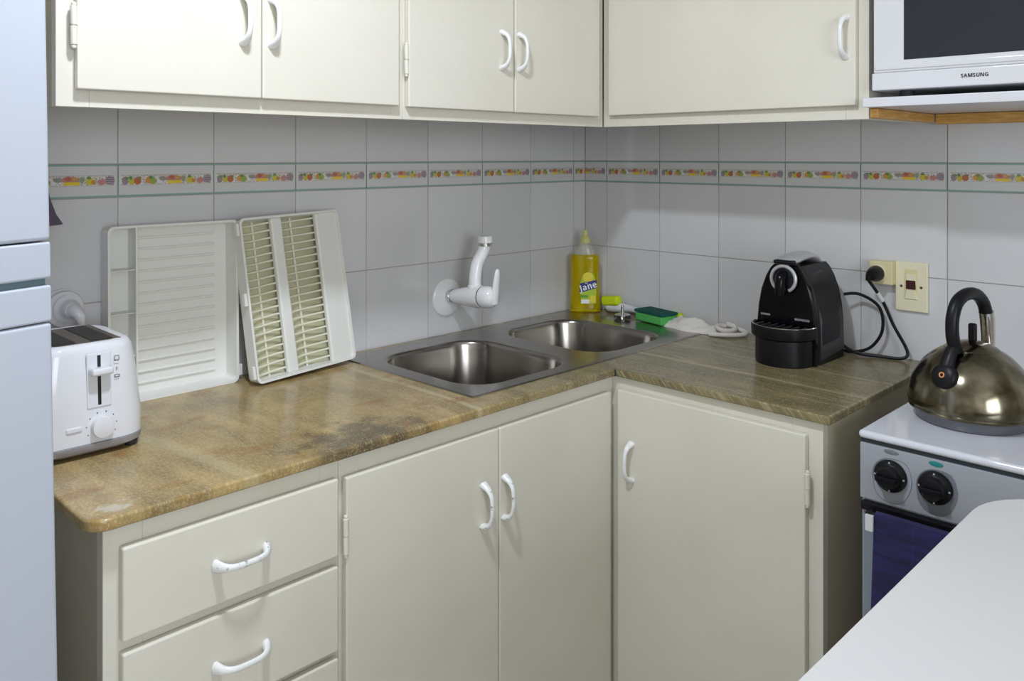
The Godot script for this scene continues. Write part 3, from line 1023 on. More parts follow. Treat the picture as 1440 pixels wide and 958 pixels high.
# ---------------------------------------------------------------- sink
func sink() -> void:
	var t := thing("sink", "double-bowl stainless steel sink set into the stone worktop", "sink", Vector3(-0.53, 0.9, 0.263))
	var y := 0.0028
	var x0 := -0.425; var x1 := 0.425; var z0 := -0.238; var z1 := 0.237
	var bowls := [[-0.748 + 0.53, 0.278 - 0.263, 0.332, 0.37], [-0.348 + 0.53, 0.275 - 0.263, 0.31, 0.37]]
	var g := Geo.new()
	# flange: three pieces with the bowl openings cut out
	var seg := 8
	var holes := []
	for b in bowls: holes.append(rrect(b[0], b[1], b[2], b[3], 0.085, seg))
	var cl: float = bowls[0][0]
	var cr: float = bowls[1][0]
	var e := 0.004
	var ax := x0 + e; var bx := x1 - e; var az := z0 + e; var bz := z1 - e
	# rrect goes round: corner 0 (+,+), 1 (-,+), 2 (-,-), 3 (+,-); halves are cut on the centre line
	var left_of := func(h: PackedVector2Array) -> Array: return Array(h.slice(seg + 1, 3 * (seg + 1)))
	var right_of := func(h: PackedVector2Array) -> Array: return Array(h.slice(3 * (seg + 1))) + Array(h.slice(0, seg + 1))
	var lz0 := holes[0][3 * (seg + 1)] as Vector2
	var l_top: float = bowls[0][1] + bowls[0][3] / 2
	var l_bot: float = bowls[0][1] - bowls[0][3] / 2
	var r_top: float = bowls[1][1] + bowls[1][3] / 2
	var r_bot: float = bowls[1][1] - bowls[1][3] / 2
	var pieces := []
	pieces.append([Vector2(cl, az), Vector2(ax, az), Vector2(ax, bz), Vector2(cl, bz), Vector2(cl, l_top)] + left_of.call(holes[0]) + [Vector2(cl, l_bot)])
	pieces.append([Vector2(cl, l_bot)] + right_of.call(holes[0]) + [Vector2(cl, l_top), Vector2(cl, bz), Vector2(cr, bz), Vector2(cr, r_top)] + left_of.call(holes[1]) + [Vector2(cr, r_bot), Vector2(cr, az), Vector2(cl, az)])
	pieces.append([Vector2(cr, r_bot)] + right_of.call(holes[1]) + [Vector2(cr, r_top), Vector2(cr, bz), Vector2(bx, bz), Vector2(bx, az), Vector2(cr, az)])
	for pc in pieces:
		var poly := PackedVector2Array(pc)
		var ids := Geometry2D.triangulate_polygon(poly)
		for i in range(0, ids.size(), 3):
			var q := []
			for k in 3: q.append(Vector3(poly[ids[i + k]].x, y, poly[ids[i + k]].y))
			g.face(q, Vector3.UP)
	# rolled outer edge
	var outer := []
	for s in [[0.0, y], [0.0025, y - 0.0006], [0.004, y - 0.0024], [0.004, 0.0002]]:
		outer.append([Vector3(ax - s[0], s[1], az - s[0]), Vector3(bx + s[0], s[1], az - s[0]), Vector3(bx + s[0], s[1], bz + s[0]), Vector3(ax - s[0], s[1], bz + s[0])])
	for i in 3:
		for j in 4:
			var k := (j + 1) % 4
			var mid: Vector3 = (outer[i][j] + outer[i][k]) / 2
			g.face([outer[i][j], outer[i][k], outer[i + 1][k], outer[i + 1][j]], Vector3(signf(roundf(mid.x * 4)), 0.5, signf(roundf(mid.z * 5))))
	obj("flange", g, M.steel, t)
	for k in 2:
		var b: Array = bowls[k]
		var rings := []
		# inset, depth, corner radius: rim roll, wall, bottom curve, floor
		var prof := [[0.0, y], [0.004, y - 0.001], [0.007, y - 0.004], [0.009, y - 0.010]]
		for i in 5: prof.append([0.010 + 0.004 * i, -0.02 - 0.024 * i])
		for i in range(1, 7):
			var a := PI / 2 * i / 6
			prof.append([0.026 + 0.035 * (1 - cos(a)), -0.116 - 0.035 * sin(a)])
		for q in prof: rings.append(flat_ring(rrect(b[0], b[1], b[2] - 2 * q[0], b[3] - 2 * q[0], maxf(0.085 - q[0] * 0.45, 0.02), seg), q[1]))
		var gb := Geo.new()
		gb.crease = 1.0
		for i in rings.size() - 1:
			var n: int = rings[i].size()
			for j in n:
				var m := (j + 1) % n
				var mid: Vector3 = (rings[i][j] + rings[i][m]) / 2
				gb.face([rings[i][j], rings[i][m], rings[i + 1][m], rings[i + 1][j]], Vector3(b[0] - mid.x, 0.05, b[1] - mid.z))
		var last: Array = rings[-1]
		for j in last.size():
			gb.face([Vector3(b[0], -0.1545, b[1]), last[j], last[(j + 1) % last.size()]], Vector3.UP)
		var bowl := obj("bowl", gb, M.steel, t)
		var dg := Geo.new().lathe([Vector2(0.044, 0.0), Vector2(0.042, 0.0025), Vector2(0.034, 0.001), Vector2(0.03, -0.004), Vector2(0.002, -0.005)], 28)
		obj("drain", dg, M.chrome, bowl).position = Vector3(b[0], -0.152, b[1])

func faucet() -> void:
	var t := thing("faucet", "white wall-mounted mixer tap above the sink with its spout turned up", "faucet", Vector3(-0.592, 1.0, 0.0))
	var to_z := Basis(Vector3.RIGHT, Vector3.BACK, Vector3.DOWN)   # lathe axis y -> z
	var axis := Basis(Vector3.RIGHT, -0.09) * to_z
	var g := Geo.new()
	g.xf = Transform3D(to_z, Vector3(0, 0, 0.0003))
	g.lathe([Vector2(0.052, 0), Vector2(0.0515, 0.003), Vector2(0.046, 0.007), Vector2(0.03, 0.011), Vector2(0.015, 0.013)], 36)
	obj("wall_plate", g, M.tap_white, t)
	g = Geo.new()
	g.xf = Transform3D(axis, Vector3(0.0, 0.004, 0))
	g.lathe([Vector2(0.014, 0.012), Vector2(0.0175, 0.014), Vector2(0.0175, 0.026), Vector2(0.014, 0.028)], 20)
	obj("collar", g, M.chrome, t)
	g = Geo.new()
	g.xf = Transform3D(axis, Vector3(0.0, 0.004, 0))
	g.lathe([Vector2(0.012, 0.024), Vector2(0.016, 0.027), Vector2(0.0185, 0.037), Vector2(0.024, 0.075), Vector2(0.0285, 0.108), Vector2(0.030, 0.13), Vector2(0.0295, 0.146)], 28)
	obj("body", g, M.tap_white, t)
	g = Geo.new()
	g.xf = Transform3D(axis, Vector3(0.0, 0.004, 0))
	g.lathe([Vector2(0.0282, 0.1455), Vector2(0.0282, 0.1505)], 28)
	obj("ring", g, M.charcoal, t)
	g = Geo.new()
	g.xf = Transform3D(axis, Vector3(0.0, 0.004, 0))
	g.lathe([Vector2(0.0285, 0.15), Vector2(0.029, 0.162), Vector2(0.027, 0.176), Vector2(0.020, 0.187), Vector2(0.008, 0.19)], 28)
	var cap := obj("lever_cap", g, M.tap_white, t)
	g = Geo.new()
	g.crease = 1.2
	g.tube([Vector3(0.003, 0.004, 0.183), Vector3(0.004, 0.03, 0.186), Vector3(0.005, 0.06, 0.189), Vector3(0.006, 0.088, 0.192), Vector3(0.006, 0.094, 0.1925)], [0.014, 0.012, 0.0105, 0.008, 0.003], 12, 0.6, Vector3.BACK)
	obj("lever", g, M.tap_white, cap)
	g = Geo.new()
	g.lathe([Vector2(0.019, 0.0), Vector2(0.019, 0.01), Vector2(0.016, 0.012)], 24)
	var hub := obj("spout_collar", g, M.tap_white, t)
	hub.position = Vector3(0.001, 0.034, 0.112)
	g = Geo.new()
	g.crease = 1.2
	g.tube(smooth_path([Vector3(0.001, 0.04, 0.112), Vector3(0.003, 0.07, 0.112), Vector3(0.010, 0.10, 0.112), Vector3(0.022, 0.122, 0.114), Vector3(0.03, 0.136, 0.115), Vector3(0.034, 0.15, 0.116)], 4), 0.0165, 16)
	var sp := obj("spout", g, M.tap_white, t)
	g = Geo.new()
	g.lathe([Vector2(0.0165, 0.0), Vector2(0.0185, 0.001), Vector2(0.0185, 0.0095), Vector2(0.0165, 0.010)], 24)
	obj("aerator_ring", g, M.chrome, sp).position = Vector3(0.034, 0.1455, 0.116)
	g = Geo.new()
	g.lathe([Vector2(0.0205, 0.0), Vector2(0.0215, 0.001), Vector2(0.021, 0.016), Vector2(0.019, 0.018), Vector2(0.015, 0.0175)], 24)
	obj("aerator_cap", g, M.tap_white, sp).position = Vector3(0.034, 0.155, 0.116)


# ---------------------------------------------------------------- small things
func tray_shell(w: float, h: float, d: float, floor_in: bool) -> Geo:
	var g := Geo.new()
	var k := 0.0035
	var rs := []
	var spec := [[k + 0.005, k], [k + 0.0015, d], [0.0, d], [0.0035, 0.0]]
	for q in spec:
		var ring := []
		for e in rrect(w / 2, h / 2, w - 2 * q[0], h - 2 * q[0], 0.012 if q[0] < k else 0.01, 4): ring.append(Vector3(e.x, e.y, q[1] - d))
		rs.append(ring)
	if floor_in: g.loft(rs, true)
	else:
		rs[0] = []
		for e in rrect(w / 2, h / 2, w - 2 * (k + 0.006), h - 2 * (k + 0.006), 0.01, 4): rs[0].append(Vector3(e.x, e.y, -d))
		g.loft(rs, false, true)
	return g

func drainer() -> void:
	var t := thing("dish_drainer", "folding white plastic dish drainer standing open against the tiles", "dish rack", Vector3(-1.494, 0.9003, 0.0515))
	var w := 0.2685; var h := 0.349; var d := 0.045
	var tray := Node3D.new()
	tray.name = "drip_tray"
	t.add_child(tray)
	tray.rotation.x = -0.012
	obj("tray_shell", tray_shell(w, h, d, true), M.drainer_plastic, tray)
	obj("divider", Geo.new().rbox(Vector3(0.055, h / 2, -d / 2 + 0.001), Vector3(0.004, h - 0.006, d - 0.003), 0.0015, 1), M.drainer_plastic, tray)
	for k in 3:
		obj("partition", Geo.new().rbox(Vector3(0.029, h - 0.088 - 0.085 * k, -d / 2 - 0.002), Vector3(0.050, 0.0025, d - 0.010), 0.001), M.drainer_plastic, tray)
	var rib := Geo.new().rbox(Vector3.ZERO, Vector3(0.168, 0.005, 0.005), 0.0024, 2).mesh()
	for k in 14:
		put("rib", rib, M.drainer_plastic, tray).position = Vector3(0.150, 0.028 + 0.0225 * k, -d + 0.0055)
	# the rack half, turned and leaning
	var rack := Node3D.new()
	rack.name = "rack_half"
	t.add_child(rack)
	rack.transform = Transform3D(Basis.from_euler(Vector3(-0.1666, 0.1, 0.0243), EULER_ORDER_YXZ), Vector3(-1.2187, 0.9055, 0.1218) - t.position)
	obj("rack_shell", tray_shell(0.2675, 0.352, 0.036, false), M.drainer_plastic, rack)
	obj("spine", Geo.new().rbox(Vector3(0.098, 0.176, -0.014), Vector3(0.029, 0.342, 0.014), 0.005, 2), M.drainer_plastic, rack)
	obj("plate_rest", Geo.new().rbox(Vector3(0.2345, 0.176, -0.011), Vector3(0.064, 0.345, 0.014), 0.005, 2), M.drainer_plastic, rack)
	obj("rack_floor", Geo.new().rbox(Vector3(0.134, 0.176, -0.0348), Vector3(0.25, 0.333, 0.002), 0.0), M.yellowed_plastic, rack)
	obj("rail", Geo.new().rbox(Vector3(0.050, 0.176, -0.0315), Vector3(0.005, 0.345, 0.005), 0.002), M.drainer_wire, rack)
	obj("rail", Geo.new().rbox(Vector3(0.150, 0.176, -0.0305), Vector3(0.005, 0.345, 0.005), 0.002), M.drainer_wire, rack)
	var a := Geo.new()
	a.tube(smooth_path([Vector3(0.006, 0, -0.012), Vector3(0.024, -0.001, -0.024), Vector3(0.05, 0, -0.028), Vector3(0.07, 0.002, -0.025), Vector3(0.086, 0.003, -0.018)], 3), 0.0023, 6)
	var b := Geo.new()
	b.tube(smooth_path([Vector3(0.109, -0.001, -0.018), Vector3(0.128, 0, -0.025), Vector3(0.152, 0.001, -0.027), Vector3(0.204, 0.003, -0.016)], 3), 0.0023, 6)
	var wa := a.mesh(); var wb := b.mesh()
	for k in 20:
		put("wire", wa, M.drainer_wire, rack).position.y = 0.016 + 0.0168 * k
		put("wire", wb, M.drainer_wire, rack).position.y = 0.016 + 0.0168 * k
	for y in [0.022, 0.176, 0.325]:
		obj("hinge", Geo.new().rbox(Vector3(w + 0.007, y, -0.022 + 0.02 * (0.3 - y)), Vector3(0.016, 0.024, 0.008), 0.002), M.drainer_plastic, t)
		obj("clip", Geo.new().rbox(Vector3(-0.0035, y + 0.003, -0.008), Vector3(0.007, 0.028, 0.012), 0.0015), M.drainer_plastic, rack)
	obj("clip", Geo.new().rbox(Vector3(0.0, 0.106, 0.0005), Vector3(0.006, 0.013, 0.004), 0.0015), M.drainer_plastic, tray)

func toaster() -> void:
	var t := thing("toaster", "white two-slot toaster with dial and lever on the worktop beside the fridge", "toaster", Vector3(-1.609, 0.9, 0.195))
	var w := 0.176; var l := 0.212
	var g := Geo.new()
	g.crease = 0.9
	var rings := []
	for q in [[0.010, 0.006], [0.001, 0.012], [0.0, 0.022]]:
		rings.append(flat_ring(rrect(0, 0, w + 0.008 - 2 * q[0], l + 0.008 - 2 * q[0], 0.045, 7), q[1]))
	g.loft(rings)
	obj("base", g, M.grey_plastic, t)
	g = Geo.new()
	g.crease = 0.9
	rings = []
	for q in [[0.0, 0.0225], [0.0, 0.06], [0.006, 0.13], [0.011, 0.166], [0.014, 0.174], [0.018, 0.179], [0.024, 0.1805], [0.0265, 0.1795]]:
		rings.append(flat_ring(rrect(0, 0, w + 0.008 - 2 * q[0], l - 2 * q[0], 0.043, 7), q[1]))
	g.loft(rings)
	var body := obj("body", g, M.white_gloss, t)
	# metal top with two slots
	obj("top_plate", Geo.new().rbox(Vector3(0, 0.1785, 0), Vector3(w - 0.06, 0.004, l - 0.062), 0.0012), M.slot_metal, t)
	for s in [-1, 1]:
		obj("slot", Geo.new().rbox(Vector3(s * 0.029, 0.1808, 0), Vector3(0.034, 0.0016, l - 0.075), 0.0006), M.slot_dark, t)
	for q in [[-0.07, -0.085], [0.07, -0.085], [-0.07, 0.085], [0.07, 0.085]]:
		obj("foot", Geo.new().lathe([Vector2(0.01, 0.0), Vector2(0.011, 0.008)], 10), M.charcoal, t).position = Vector3(q[0], 0, q[1])
	# front: a shallow channel for the lever, slot, dial, button
	var fz := l / 2
	var tilt := Basis(Vector3.RIGHT, -0.055)
	var ch := obj("lever_channel", Geo.new().rbox(Vector3.ZERO, Vector3(0.038, 0.088, 0.004), 0.0018, 2), M.white_plastic, t)
	ch.transform = Transform3D(tilt, Vector3(0.013, 0.122, fz - 0.0042))
	obj("lever_slot", Geo.new().rbox(Vector3(0, 0, 0.0016), Vector3(0.0055, 0.080, 0.0016), 0.0005), M.slot_dark, ch)
	var lv := obj("lever", Geo.new().rbox(Vector3.ZERO, Vector3(0.034, 0.0125, 0.022), 0.0045, 2), M.white_gloss, t)
	lv.transform = Transform3D(tilt, Vector3(0.013, 0.138, fz + 0.006))
	var dial := Geo.new()
	dial.xf = Transform3D(Basis(Vector3.RIGHT, Vector3.BACK, Vector3.DOWN), Vector3(0.016, 0.047, fz - 0.001))
	dial.lathe([Vector2(0.0175, 0), Vector2(0.0175, 0.010), Vector2(0.0165, 0.013), Vector2(0.010, 0.0145)], 28)
	obj("dial", dial, M.white_gloss, t)
	var mk := Geo.new()
	for i in 8:
		var a := PI * (1.15 - 1.3 * i / 7.0)
		mk.rbox(Vector3(0.016 + 0.0235 * cos(a), 0.047 + 0.0235 * sin(a), fz - 0.0003), Vector3(0.0014, 0.0018, 0.0012), 0.0)
	obj("dial_marks", mk, M.ink, t)
	obj("button", Geo.new().rbox(Vector3(-0.026, 0.049, fz), Vector3(0.024, 0.0085, 0.004), 0.0035, 2), M.white_plastic, t)
	# printed signs to the right of the lever
	var pr := Geo.new()
	for q in [[0.0, 0.0042, 0.007, 0.0008], [0.0, -0.0032, 0.007, 0.0008], [-0.0035, 0.0005, 0.0008, 0.007], [0.0035, 0.0005, 0.0008, 0.007], [0.0, -0.016, 0.001, 0.005], [0.0, -0.0265, 0.007, 0.0008], [0.0, -0.0305, 0.006, 0.0008], [-0.0035, -0.0285, 0.0008, 0.004], [0.0035, -0.0285, 0.0008, 0.004]]:
		pr.rbox(Vector3(q[0], q[1], 0), Vector3(q[2], q[3], 0.0008), 0.0)
	var po := obj("printed_signs", pr, M.ink, t)
	po.transform = Transform3D(tilt, Vector3(0.041, 0.152, fz - 0.0046))
	# lead and plug at the wall
	var wp := Vector3(-1.556, 1.097, 0.0) - t.position
	var cord := Geo.new()
	cord.tube(smooth_path([wp + Vector3(0.012, -0.02, 0.052), wp + Vector3(0.016, -0.045, 0.054), wp + Vector3(0.02, -0.08, 0.045), wp + Vector3(0.015, -0.14, 0.03), wp + Vector3(0.0, -0.18, 0.03), Vector3(0.02, 0.022, -l / 2 + 0.008)], 5), 0.0038, 8)
	var co := obj("power_cord", cord, M.white_plastic, t)
	var pl := Geo.new()
	pl.xf = Transform3D(Basis(Vector3.RIGHT, Vector3.BACK, Vector3.DOWN), wp)
	pl.lathe([Vector2(0.026, 0.0205), Vector2(0.027, 0.024), Vector2(0.020, 0.027), Vector2(0.017, 0.030), Vector2(0.016, 0.038), Vector2(0.012, 0.044)], 28)
	pl.xf = Transform3D()
	pl.tube(smooth_path([wp + Vector3(0, 0, 0.036), wp + Vector3(0.004, -0.002, 0.048), wp + Vector3(0.010, -0.012, 0.054), wp + Vector3(0.013, -0.028, 0.054)], 4), [0.013, 0.013, 0.0128, 0.0125, 0.012, 0.0115, 0.011, 0.0105, 0.010, 0.009, 0.008, 0.007, 0.006], 12)
	obj("plug", pl, M.white_plastic, co)

func coffee_machine() -> void:
	# local frame: +z looks out of the front (world -x), x runs along world z
	var t := thing("coffee_machine", "black capsule coffee machine with silver ring on the right worktop", "coffee machine", Vector3(-0.155, 0.9, 0.806), -PI / 2)
	var arch := func(top: float, wide: float) -> PackedVector2Array:
		var out := PackedVector2Array()
		var half := [[0.0, 0.0], [wide, 0.0], [wide, 0.055], [wide * 0.99, 0.09], [wide * 0.94, 0.13], [wide * 0.84, 0.168], [wide * 0.68, 0.2], [wide * 0.52, 0.22], [wide * 0.40, 0.229]]
		for q in half: out.append(Vector2(q[0], q[1] * top / 0.229))
		for i in range(half.size() - 1, 0, -1): out.append(Vector2(-half[i][0], half[i][1] * top / 0.229))
		return out
	var g := Geo.new()
	g.crease = 0.5
	g.prism(arch.call(0.229, 0.0735), 0.065, 0.082, 0.003)
	var front := obj("front_panel", g, M.black_gloss, t)
	g = Geo.new()
	g.crease = 0.5
	g.prism(arch.call(0.226, 0.0735), -0.078, 0.0645, 0.004)
	obj("body", g, M.black_plastic, t)
	# smoky side panels
	for s in [-1, 1]:
		var side := PackedVector2Array([Vector2(-0.068, 0.02), Vector2(0.058, 0.012), Vector2(0.058, 0.09), Vector2(0.053, 0.135), Vector2(0.046, 0.172), Vector2(0.036, 0.205), Vector2(-0.02, 0.213), Vector2(-0.045, 0.19), Vector2(-0.06, 0.15), Vector2(-0.069, 0.10)])
		var rings := []
		for off in [0.0, 0.0035]:
			var ring := []
			for q in side:
				var f: float = clampf(q.y / 0.229, 0, 1)
				var wx := 0.0735 * (1.0 if f < 0.24 else 1.0 - 0.48 * pow((f - 0.24) / 0.70, 2.0))
				ring.append(Vector3(s * (wx + off), q.y, q.x))
			rings.append(ring)
		var sg := Geo.new()
		sg.loft(rings)
		obj("side_panel", sg, M.charcoal, t)
	# silver lever along the top
	g = Geo.new()
	g.crease = 1.0
	g.tube(smooth_path([Vector3(0, 0.232, 0.088), Vector3(0, 0.238, 0.07), Vector3(0, 0.243, 0.03), Vector3(0, 0.243, -0.02), Vector3(0, 0.226, -0.06), Vector3(0, 0.19, -0.083)], 4), [0.005, 0.006, 0.0075, 0.009, 0.010, 0.011, 0.011, 0.011, 0.011, 0.011, 0.011, 0.011, 0.011, 0.011, 0.011, 0.010, 0.010, 0.010, 0.009, 0.008, 0.007], 12, 2.6, Vector3.RIGHT)
	var lev := obj("lever", g, M.silver_plastic, t)
	obj("lever_tip", Geo.new().rbox(Vector3(0, 0.236, 0.084), Vector3(0.05, 0.010, 0.022), 0.0045, 2), M.black_plastic, lev)
	# round head with ring and coffee outlet
	var fwd := Basis(Vector3.RIGHT, Vector3.BACK, Vector3.DOWN)
	var hy := 0.197
	g = Geo.new()
	g.xf = Transform3D(fwd, Vector3(0, hy, 0.080))
	g.lathe([Vector2(0.030, 0), Vector2(0.030, 0.008), Vector2(0.025, 0.012), Vector2(0.012, 0.013)], 32)
	var head := obj("brew_head", g, M.black_plastic, t)
	g = Geo.new()
	g.xf = Transform3D(fwd, Vector3(0, hy, 0.0905))
	var path := []
	for i in 27:
		var a := deg_to_rad(-62.0 + 290.0 * i / 26)
		path.append(Vector3(0.030 * cos(a), 0.0, -0.030 * sin(a)))
	g.tube(path, 0.0042, 8, 1.0, Vector3.UP)
	obj("silver_ring", g, M.silver_plastic, head)
	g = Geo.new()
	g.crease = 1.2
	g.tube(smooth_path([Vector3(0, hy + 0.012, 0.086), Vector3(0, hy + 0.006, 0.102), Vector3(0, hy - 0.012, 0.108), Vector3(0, hy - 0.036, 0.106)], 4), 0.0125, 14)
	obj("coffee_outlet", g, M.black_gloss, head)
	# drip tray with grid and base
	g = Geo.new()
	var ring_d := func(r: float, back: float) -> PackedVector2Array:
		var out := PackedVector2Array()
		for i in 21:
			var a := PI * i / 20
			out.append(Vector2(r * cos(a), back + (r * 0.93) * sin(a)))
		return out
	var rr := []
	for q in [[0.066, 0.0], [0.068, 0.004], [0.068, 0.056], [0.066, 0.060]]: rr.append(flat_ring(ring_d.call(q[0], 0.084), q[1]))
	g.loft(rr)
	obj("water_base", g, M.black_plastic, t)
	g = Geo.new()
	rr = []
	for q in [[0.072, 0.061], [0.0775, 0.066], [0.0785, 0.088], [0.0775, 0.0905], [0.070, 0.0895], [0.069, 0.084]]: rr.append(flat_ring(ring_d.call(q[0], 0.083), q[1]))
	g.loft(rr)
	var dt := obj("drip_tray", g, M.black_plastic, t)
	g = Geo.new()
	path = []
	for i in 25:
		var a := PI * i / 24
		path.append(Vector3(0.0755 * cos(a), 0.0905, 0.083 + 0.0755 * 0.93 * sin(a)))
	g.tube(path, 0.0016, 6)
	obj("chrome_rim", g, M.chrome, dt)
	for i in 7:
		var xx := -0.054 + 0.018 * i
		var ll := 0.93 * sqrt(0.067 * 0.067 - xx * xx)
		obj("grid_bar", Geo.new().rbox(Vector3(xx, 0.0875, 0.084 + ll / 2), Vector3(0.006, 0.004, ll), 0.001), M.charcoal, dt)
	var t1 := put("lettering", words("ESSENZA", 0.0058, 0.0005), M.silver_plastic, front)
	t1.position = Vector3(-0.050, 0.107, 0.0822)
	var t2 := put("lettering", words("NESPRESSO", 0.0068, 0.0005), M.silver_plastic, front)
	t2.position = Vector3(0.042, 0.104, 0.0822)
	# lead: from behind, a loop out to the right, then up to the plug at the wall outlet
	var pts := []
	for q in [Vector3(-0.05, 1.045, 0.866), Vector3(-0.035, 1.047, 0.90), Vector3(-0.03, 1.02, 0.945), Vector3(-0.03, 0.965, 0.952), Vector3(-0.035, 0.92, 0.925), Vector3(-0.05, 0.906, 0.885), Vector3(-0.068, 0.915, 0.862), Vector3(-0.072, 0.925, 0.870), Vector3(-0.06, 0.908, 0.90), Vector3(-0.045, 0.9045, 0.95), Vector3(-0.03, 0.906, 1.0), Vector3(-0.022, 0.925, 1.006), Vector3(-0.022, 0.98, 0.975), Vector3(-0.028, 1.03, 0.955), Vector3(-0.045, 1.06, 0.944), Vector3(-0.06, 1.088, 0.930)]:
		pts.append(t.transform.affine_inverse() * q)
	g = Geo.new()
	g.tube(smooth_path(pts, 5), 0.0038, 8)
	var cord := obj("power_cord", g, M.black_plastic, t)
	g = Geo.new()
	g.tube([t.transform.affine_inverse() * Vector3(-0.030, 1.036, 0.953), t.transform.affine_inverse() * Vector3(-0.043, 1.057, 0.945)], 0.0052, 8)
	obj("paper_tag", g, M.white_plastic, cord)
	g = Geo.new()
	g.xf = t.transform.affine_inverse() * Transform3D(Basis(Vector3.FORWARD, Vector3.LEFT, Vector3.UP), Vector3(-0.031, 1.1015, 0.9385))
	g.lathe([Vector2(0.019, 0), Vector2(0.0195, 0.006), Vector2(0.017, 0.018), Vector2(0.014, 0.030), Vector2(0.010, 0.034)], 24)
	g.xf = t.transform.affine_inverse()
	g.tube([Vector3(-0.052, 1.10, 0.936), Vector3(-0.064, 1.097, 0.933), Vector3(-0.066, 1.086, 0.931)], [0.010, 0.0085, 0.005], 10)
	obj("plug", g, M.black_plastic, cord)

func kettle() -> void:
	var t := thing("kettle", "stained steel whistling kettle with black handle standing on the stove", "kettle", Vector3(-0.349, 0.8852, 1.238), deg_to_rad(168))
	t.add_child(Node3D.new()); t.get_child(0).free()
	var g := Geo.new()
	g.lathe([Vector2(0.088, 0.0), Vector2(0.095, 0.002), Vector2(0.099, 0.016), Vector2(0.104, 0.021)], 48)
	obj("foot_ring", g, M.kettle_foot, t)
	g = Geo.new()
	g.crease = 0.6
	var pr := [Vector2(0.103, 0.0205), Vector2(0.1085, 0.022), Vector2(0.1095, 0.026), Vector2(0.1085, 0.028)]
	for i in 13:
		var a := deg_to_rad(2.0 + 69.0 * i / 12)
		pr.append(Vector2(0.111 * cos(a), 0.030 + 0.117 * sin(a)))
	pr.append(Vector2(0.033, 0.1415))
	g.lathe(pr, 56)
	obj("body", g, M.kettle_steel, t)
	g = Geo.new()
	g.crease = 0.6
	g.lathe([Vector2(0.047, 0.133), Vector2(0.0475, 0.1365), Vector2(0.044, 0.1395), Vector2(0.032, 0.1455), Vector2(0.016, 0.150), Vector2(0.003, 0.151)], 40)
	var lid := obj("lid", g, M.kettle_steel, t)
	obj("lid_seam", Geo.new().lathe([Vector2(0.0478, 0.1325), Vector2(0.0488, 0.1335), Vector2(0.0484, 0.1345), Vector2(0.047, 0.1348)], 40), M.dark_gap, lid)
	obj("lid_knob", Geo.new().rbox(Vector3(-0.004, 0.166, 0), Vector3(0.012, 0.034, 0.014), 0.004, 2), M.black_plastic, lid)
	g = Geo.new()
	g.crease = 1.2
	g.tube(smooth_path([Vector3(0.054, 0.138, 0), Vector3(0.066, 0.165, 0), Vector3(0.066, 0.200, 0), Vector3(0.050, 0.228, 0), Vector3(0.018, 0.240, 0), Vector3(-0.018, 0.236, 0), Vector3(-0.044, 0.216, 0), Vector3(-0.056, 0.186, 0)], 4), 0.0118, 14)
	obj("handle", g, M.black_plastic, t)
	g = Geo.new()
	g.tube([Vector3(-0.060, 0.128, 0), Vector3(-0.061, 0.15, 0), Vector3(-0.0575, 0.185, 0), Vector3(-0.053, 0.2, 0)], [0.012, 0.0125, 0.0135, 0.0135], 14)
	obj("handle_bracket", g, M.chrome, t)
	# spout with whistle
	var dir := Vector3(0.93, 0.36, 0).normalized()
	var side := Basis(Vector3(dir.y, -dir.x, 0), dir, Vector3.FORWARD)
	if side.determinant() < 0: side.z = -side.z
	g = Geo.new()
	g.xf = Transform3D(side, Vector3(0.072, 0.088, 0))
	g.lathe([Vector2(0.026, -0.014), Vector2(0.023, 0.004), Vector2(0.0205, 0.012), Vector2(0.0205, 0.02)], 28)
	var sp := obj("spout", g, M.kettle_steel, t)
	g = Geo.new()
	g.xf = Transform3D(side, Vector3(0.072, 0.088, 0))
	g.lathe([Vector2(0.0205, 0.016), Vector2(0.0235, 0.018), Vector2(0.0235, 0.026), Vector2(0.020, 0.031), Vector2(0.010, 0.033)], 28)
	var wh := obj("whistle", g, M.black_plastic, sp)
	g = Geo.new()
	g.xf = Transform3D(side, Vector3(0.072, 0.088, 0) + dir * 0.0335)
	var path := []
	for i in 17: path.append(Vector3(0.0042 * cos(TAU * i / 16), 0, 0.0042 * sin(TAU * i / 16)))
	g.tube(path, 0.0012, 6)
	obj("whistle_ring", g, M.orange_ring, sp)
	g = Geo.new()
	g.crease = 1.0
	g.tube([Vector3(0.088, 0.102, 0), Vector3(0.082, 0.122, 0), Vector3(0.070, 0.140, 0), Vector3(0.062, 0.146, 0)], [0.012, 0.010, 0.009, 0.008], 10, 1.3, Vector3.BACK)
	obj("whistle_lever", g, M.black_plastic, sp)

